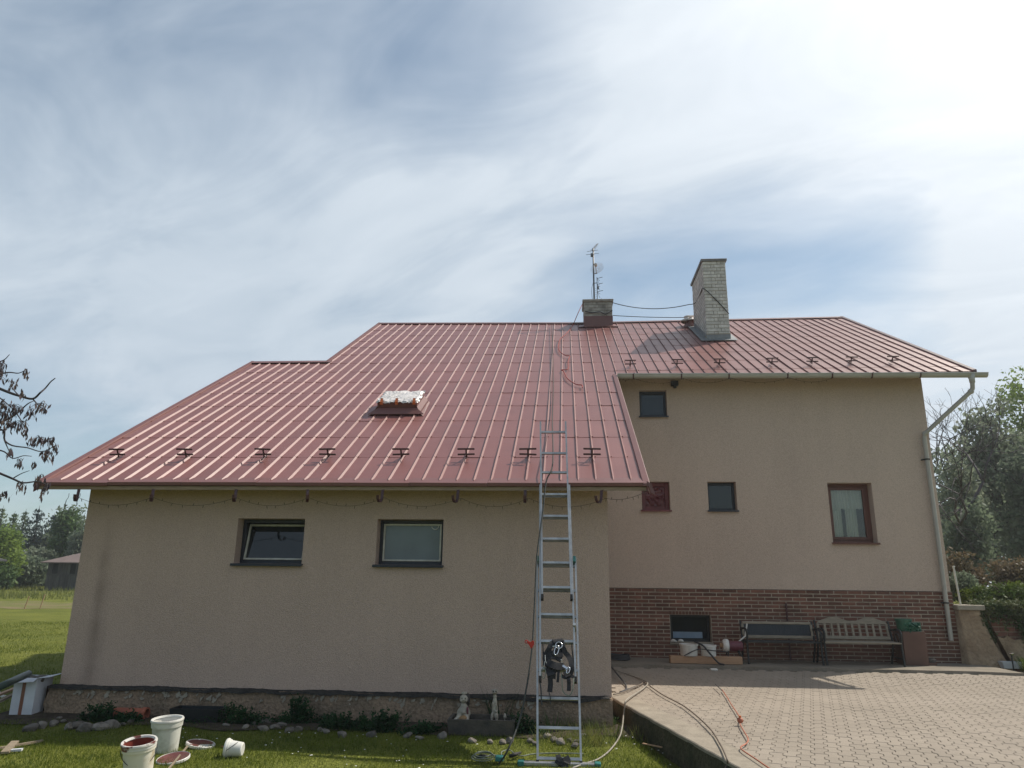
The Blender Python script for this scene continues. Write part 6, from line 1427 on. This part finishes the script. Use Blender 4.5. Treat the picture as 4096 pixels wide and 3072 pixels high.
def bushy(name, label, px, top, Y, wpx, base_py, lm, seed, n=260, per=26, leaf=.28, cs=.7, group=None, cat='tree', trunk=True):
    c = at(px, top, Y); x = c.x; g = G(x, Y) if x < 7 else 1.2; h = c.z-g; w = wpx/ (2930/1.852/Y)*.5
    r = np.random.default_rng(seed); lobes = []
    for k in range(7): lobes.append(((r.uniform(-.5, .5)*w, r.uniform(-.4, .4)*w, h*r.uniform(.35, .75)), (w*r.uniform(.35, .6), w*.45, h*r.uniform(.18, .28))))
    lobes.append(((0, 0, h*.72), (w*.55, w*.5, h*.28))); lobes.append(((0, 0, h*.35), (w*.75, w*.6, h*.3)))
    tops = [(0, 0, h*.8)]+[(r.uniform(-.6, .6)*w, r.uniform(-.4, .4)*w, h*r.uniform(.5, .8)) for _ in range(5)]
    return tree(name, label, (x, Y, g), lobes, n, per, cs, leaf, lm, tops, max(.05, h*.018), seed, group=group, cat=cat)
bushy('deciduous_tree', 'lime green leafy tree at left edge behind the field', 14, 1140, 48, 105, 1250, 'leaf_lime', 71, n=330)
bushy('deciduous_tree', 'round mid green tree behind the brown roofed shed', 152, 1103, 56, 74, 1250, 'leaf_mid', 72, n=420)
bushy('deciduous_tree', 'pale green tree rising behind the left wall corner', 190, 1112, 54, 45, 1250, 'leaf_grey', 73, n=220)
bushy('hedge_bush', 'dark hedge bush beside the shed at the end of the field', 62, 1205, 50, 78, 1262, 'leaf_dark', 74, n=360, cat='bush')
bushy('hedge_bush', 'grey green bush above the hedge left of the shed', 80, 1188, 53, 62, 1262, 'leaf_grey', 75, n=260, cat='bush')
bushy('hedge_bush', 'light green bush at left edge below the lime tree', 4, 1222, 47, 40, 1262, 'leaf_mid', 76, n=200, cat='bush')
bushy('hedge_bush', 'tall dark bush filling the gap between spruces and shed', 112, 1160, 57, 80, 1250, 'leaf_dark', 77, n=330, cat='bush')
for i, (x, y, h, lab) in enumerate(((-44, 70, 8, 'far left broad tree outside the field corner'), (-34, 75, 9, 'broad far tree behind the left spruces'), (-22, 72, 8, 'broad far tree behind the shed'))):
    w = 5; r = np.random.default_rng(90+i); lob = [((r.uniform(-3, 3), r.uniform(-2, 2), r.uniform(2, h*.7)), (2.6, 2.4, 2.2)) for _ in range(8)]
    tree('deciduous_tree', lab, (x, y, G(x, y)), lob, 260, 24, 1.0, .42, 'leaf_dark', [(0, 0, h*.8)], .16, 90+i)
def shed():
    Y = 47; a = at(98, 1212, Y); x0 = a.x+.25; g = G(x0, Y); t = thing('garden_shed', 'dark wooden shed with faded brown hipped roof behind the field', 'shed', (x0, Y, g)); W, Dp, H = 4.2, 3.0, at(100, 1213, Y).z-g
    MB().box((.1, .1, 0), (W-.1, Dp-.1, H-.02)).obj('inner_wall', 'inside', t)
    n = 24
    for i in range(n):
        for (z0, z1) in ((0, H*.52), (H*.58, H-.03)):
            if z0 > 0 and i % 7 in (2, 3): continue
            MB().box((i*W/n+.008, -.02+random.uniform(-.01, .01), z0), ((i+1)*W/n-.008, .03, z1)).obj('board', 'shedwood', t)
    MB().box((0, -.04, H*.52), (W, .04, H*.58)).obj('rail', 'shedwood', t)
    MB().box((0, 0, 0), (.08, Dp, H)).obj('side_wall', 'shedwood', t)
    r = H+.62; MB().add([(-.35, -.35, H-.04), (W+.35, -.35, H-.04), (W+.35, Dp+.35, H-.04), (-.35, Dp+.35, H-.04), (1.1, Dp/2, r), (W-1.1, Dp/2, r), (-.35, -.35, H-.10), (W+.35, -.35, H-.10), (W+.35, Dp+.35, H-.10), (-.35, Dp+.35, H-.10)], [(0, 1, 5, 4), (1, 2, 5), (2, 3, 4, 5), (3, 0, 4), (9, 8, 7, 6), (0, 6, 7, 1), (1, 7, 8, 2), (2, 8, 9, 3), (3, 9, 6, 0)]).obj('roof', 'shedroof', t)
shed()
def pavilion():
    Y = 44; a = at(20, 1207, Y); x1 = a.x; g = G(x1, Y); H = a.z-g; t = thing('garden_pavilion', 'open pavilion with dark roof at the left edge under the lime tree', 'pavilion', (x1-4.1, Y, g))
    for x in (-1.5, 1.4):
        for y in (0, 2.4): MB().box((x-.06, y-.06, 0), (x+.06, y+.06, H)).obj('post', 'shedwood', t)
    MB().add([(-1.9, -.4, H), (1.8, -.4, H), (1.8, 2.8, H), (-1.9, 2.8, H), (-.05, 1.2, H+.62), (-1.9, -.4, H-.1), (1.8, -.4, H-.1), (1.8, 2.8, H-.1), (-1.9, 2.8, H-.1)], [(0, 1, 4), (1, 2, 4), (2, 3, 4), (3, 0, 4), (8, 7, 6, 5), (0, 5, 6, 1), (1, 6, 7, 2), (2, 7, 8, 3), (3, 8, 5, 0)]).obj('roof', 'slate', t)
pavilion()
for i, (px, py, pt, lab) in enumerate(((52, 1316, 1288, 'left thin stake standing in the field'), (86, 1314, 1284, 'right thin stake standing in the field'))):
    a = at(px, py, 29.5+i*.6); z = G(a.x, a.y); b = at(px+5, pt, a.y); tg = thing('field_stake', lab, 'stake', (a.x, a.y, z)); MB().tube([(0, 0, 0), (.12, 0, max(.5, b.z-z))], .02, 5).obj('shaft', 'palewood', tg)
blades('long_grass', 'dryblade', 12000, (-52, -16, 36, 50), .30, .05, .4, lambda x, y: (np.sin(x*.8)+np.sin(y*.9+x*.3) > rng.uniform(-2, 1.2, len(x))), 6, 'tall grass fringe in front of the shed and hedge')

def distant_woods():
    r = np.random.default_rng(44); C = []
    for x in np.arange(-170, 170, 2.2):
        h = 6.5+2.2*math.sin(x*.11)+1.5*math.sin(x*.37+1)+r.uniform(-1, 1.4); y = 118+6*math.sin(x*.05)+r.uniform(-4, 4); g = G(x, y) if x < 7 else .9
        for _ in range(9): f = r.uniform(0, 1)**.7; C.append((x+r.normal(0, 1.1)*(1.1-f), y+r.normal(0, 1), g+.5+h*f))
    C = np.repeat(np.array(C), 16, 0); P = C+r.normal(0, .55, C.shape); V, F = leaves_np(P, .8, .7, 45)
    tag(link('distant_woods', mesh_np(V, F), 'leaf_dark'), 'hazy wood on the far horizon behind field and gardens', 'woods', kind='stuff')
distant_woods()
# right side, beyond the garden wall
def bare_tree(label, x, y, g, h, seed, r0=.09, m='twig', spread=.5, depth=6):
    r = np.random.default_rng(seed); mb = MB(); t = thing('bare_tree', label, 'tree', (x, y, g))
    def grow(p, d, L, R, k):
        q = p+d*L; mid = p.lerp(q, .5)+Vector(r.normal(0, .05*L, 3)); mb.tube([p, mid, q], [R, R*.85, R*.7], 5 if k > 3 else 3)
        if k == 0: return
        for _ in range(2 if r.uniform() < .65 else 3):
            e = (d+Vector(r.normal(0, spread, 3))+Vector((0, 0, .12))).normalized(); grow(q, e, L*r.uniform(.66, .88), R*.64, k-1)
    grow(Vector((0, 0, 0)), Vector((0, 0, 1)), h*.27, r0, depth); mb.obj('branches', m, t, smooth=True); return t
bare_tree('tall bare tree showing behind the gutter corner', at(2045, 900, 27).x, 27, 1.2, 9.6, 5, .11)
bare_tree('second bare tree behind the downpipe elbow', at(2105, 900, 31).x, 31, 1.2, 9.2, 12, .10)
T = lambda name, lab, px, top, Y, wpx, lm, seed, **k: bushy(name, lab, px, top, Y, wpx, 0, lm, seed, **k)
T('deciduous_tree', 'yellow green tree at the upper right edge', 2200, 785, 40, 175, 'leaf_lime', 101, n=430, per=24, leaf=.26, cs=.75)
T('willow_tree', 'large grey green tree right behind the downpipe', 2135, 850, 33, 175, 'leaf_grey', 102, n=430, per=22, leaf=.24, cs=.6)
T('deciduous_tree', 'dark green tree at the right edge behind the garden wall', 2205, 930, 30, 140, 'leaf_dark', 103, n=240, per=22, leaf=.22, cs=.6)
T('deciduous_tree', 'grey green slender tree beside the house corner', 2060, 940, 30, 95, 'leaf_grey', 104, n=190, per=22, leaf=.20, cs=.55)
T('deciduous_tree', 'dark tree low between house corner and garden', 2085, 1080, 27, 110, 'leaf_dark', 105, n=170, per=24, leaf=.2, cs=.5)
T('deciduous_tree', 'grey tree beyond the right picture edge', 2330, 900, 30, 180, 'leaf_grey', 106, n=420, per=24, leaf=.26, cs=.7)
T('shrub', 'rusty brown shrub behind the white post', 2080, 1195, 21, 80, 'leaf_rust', 107, n=110, per=22, leaf=.12, cs=.3, cat='shrub')
T('shrub', 'orange brown shrub at the right edge over the ivy', 2190, 1205, 21, 110, 'leaf_rust', 108, n=150, per=22, leaf=.12, cs=.3, cat='shrub')
T('shrub', 'low dark shrub behind the garden wall pillar', 2075, 1243, 18, 62, 'leaf_dark', 109, n=180, per=20, leaf=.09, cs=.22, cat='shrub')
T('shrub', 'spreading yellow green evergreen behind the ivy wall', 2170, 1262, 17, 120, 'leaf_yew', 110, n=260, per=24, leaf=.08, cs=.2, cat='shrub')
T('shrub', 'yellow green evergreen left of the spreading evergreen', 2110, 1272, 17.5, 60, 'leaf_yew', 111, n=150, per=22, leaf=.08, cs=.2, cat='shrub')
for i, (x, y, h, lab) in enumerate(((26, 52, 10, 'far tree closing the garden behind the grey trees'), (34, 48, 9, 'far dark tree at right behind the garden'), (20, 60, 9, 'distant tree hidden low behind the house corner'))):
    r = np.random.default_rng(120+i); lob = [((r.uniform(-3, 3), r.uniform(-2, 2), r.uniform(2, h*.75)), (2.8, 2.4, 2.4)) for _ in range(8)]
    tree('deciduous_tree', lab, (x, y, 1.1), lob, 300, 24, 1.0, .42, 'leaf_dark', [(0, 0, h*.8)], .16, 120+i)

# thin veil of sunlit air over the whole place
def haze():
    mt, N, L = new_mat('thin_haze'); N.remove(N['Principled BSDF'])
    v = N.new('ShaderNodeVolumePrincipled'); v.inputs['Color'].default_value = (.93, .96, 1, 1); v.inputs['Density'].default_value = .0009; v.inputs['Anisotropy'].default_value = .35
    L.new(v.outputs[0], N['Material Output'].inputs['Volume']); MAT['haze'] = mt
    o = MB().box((-410, -65, -1.6), (410, 710, 15)).obj('haze', 'haze'); stuff(o)
haze()
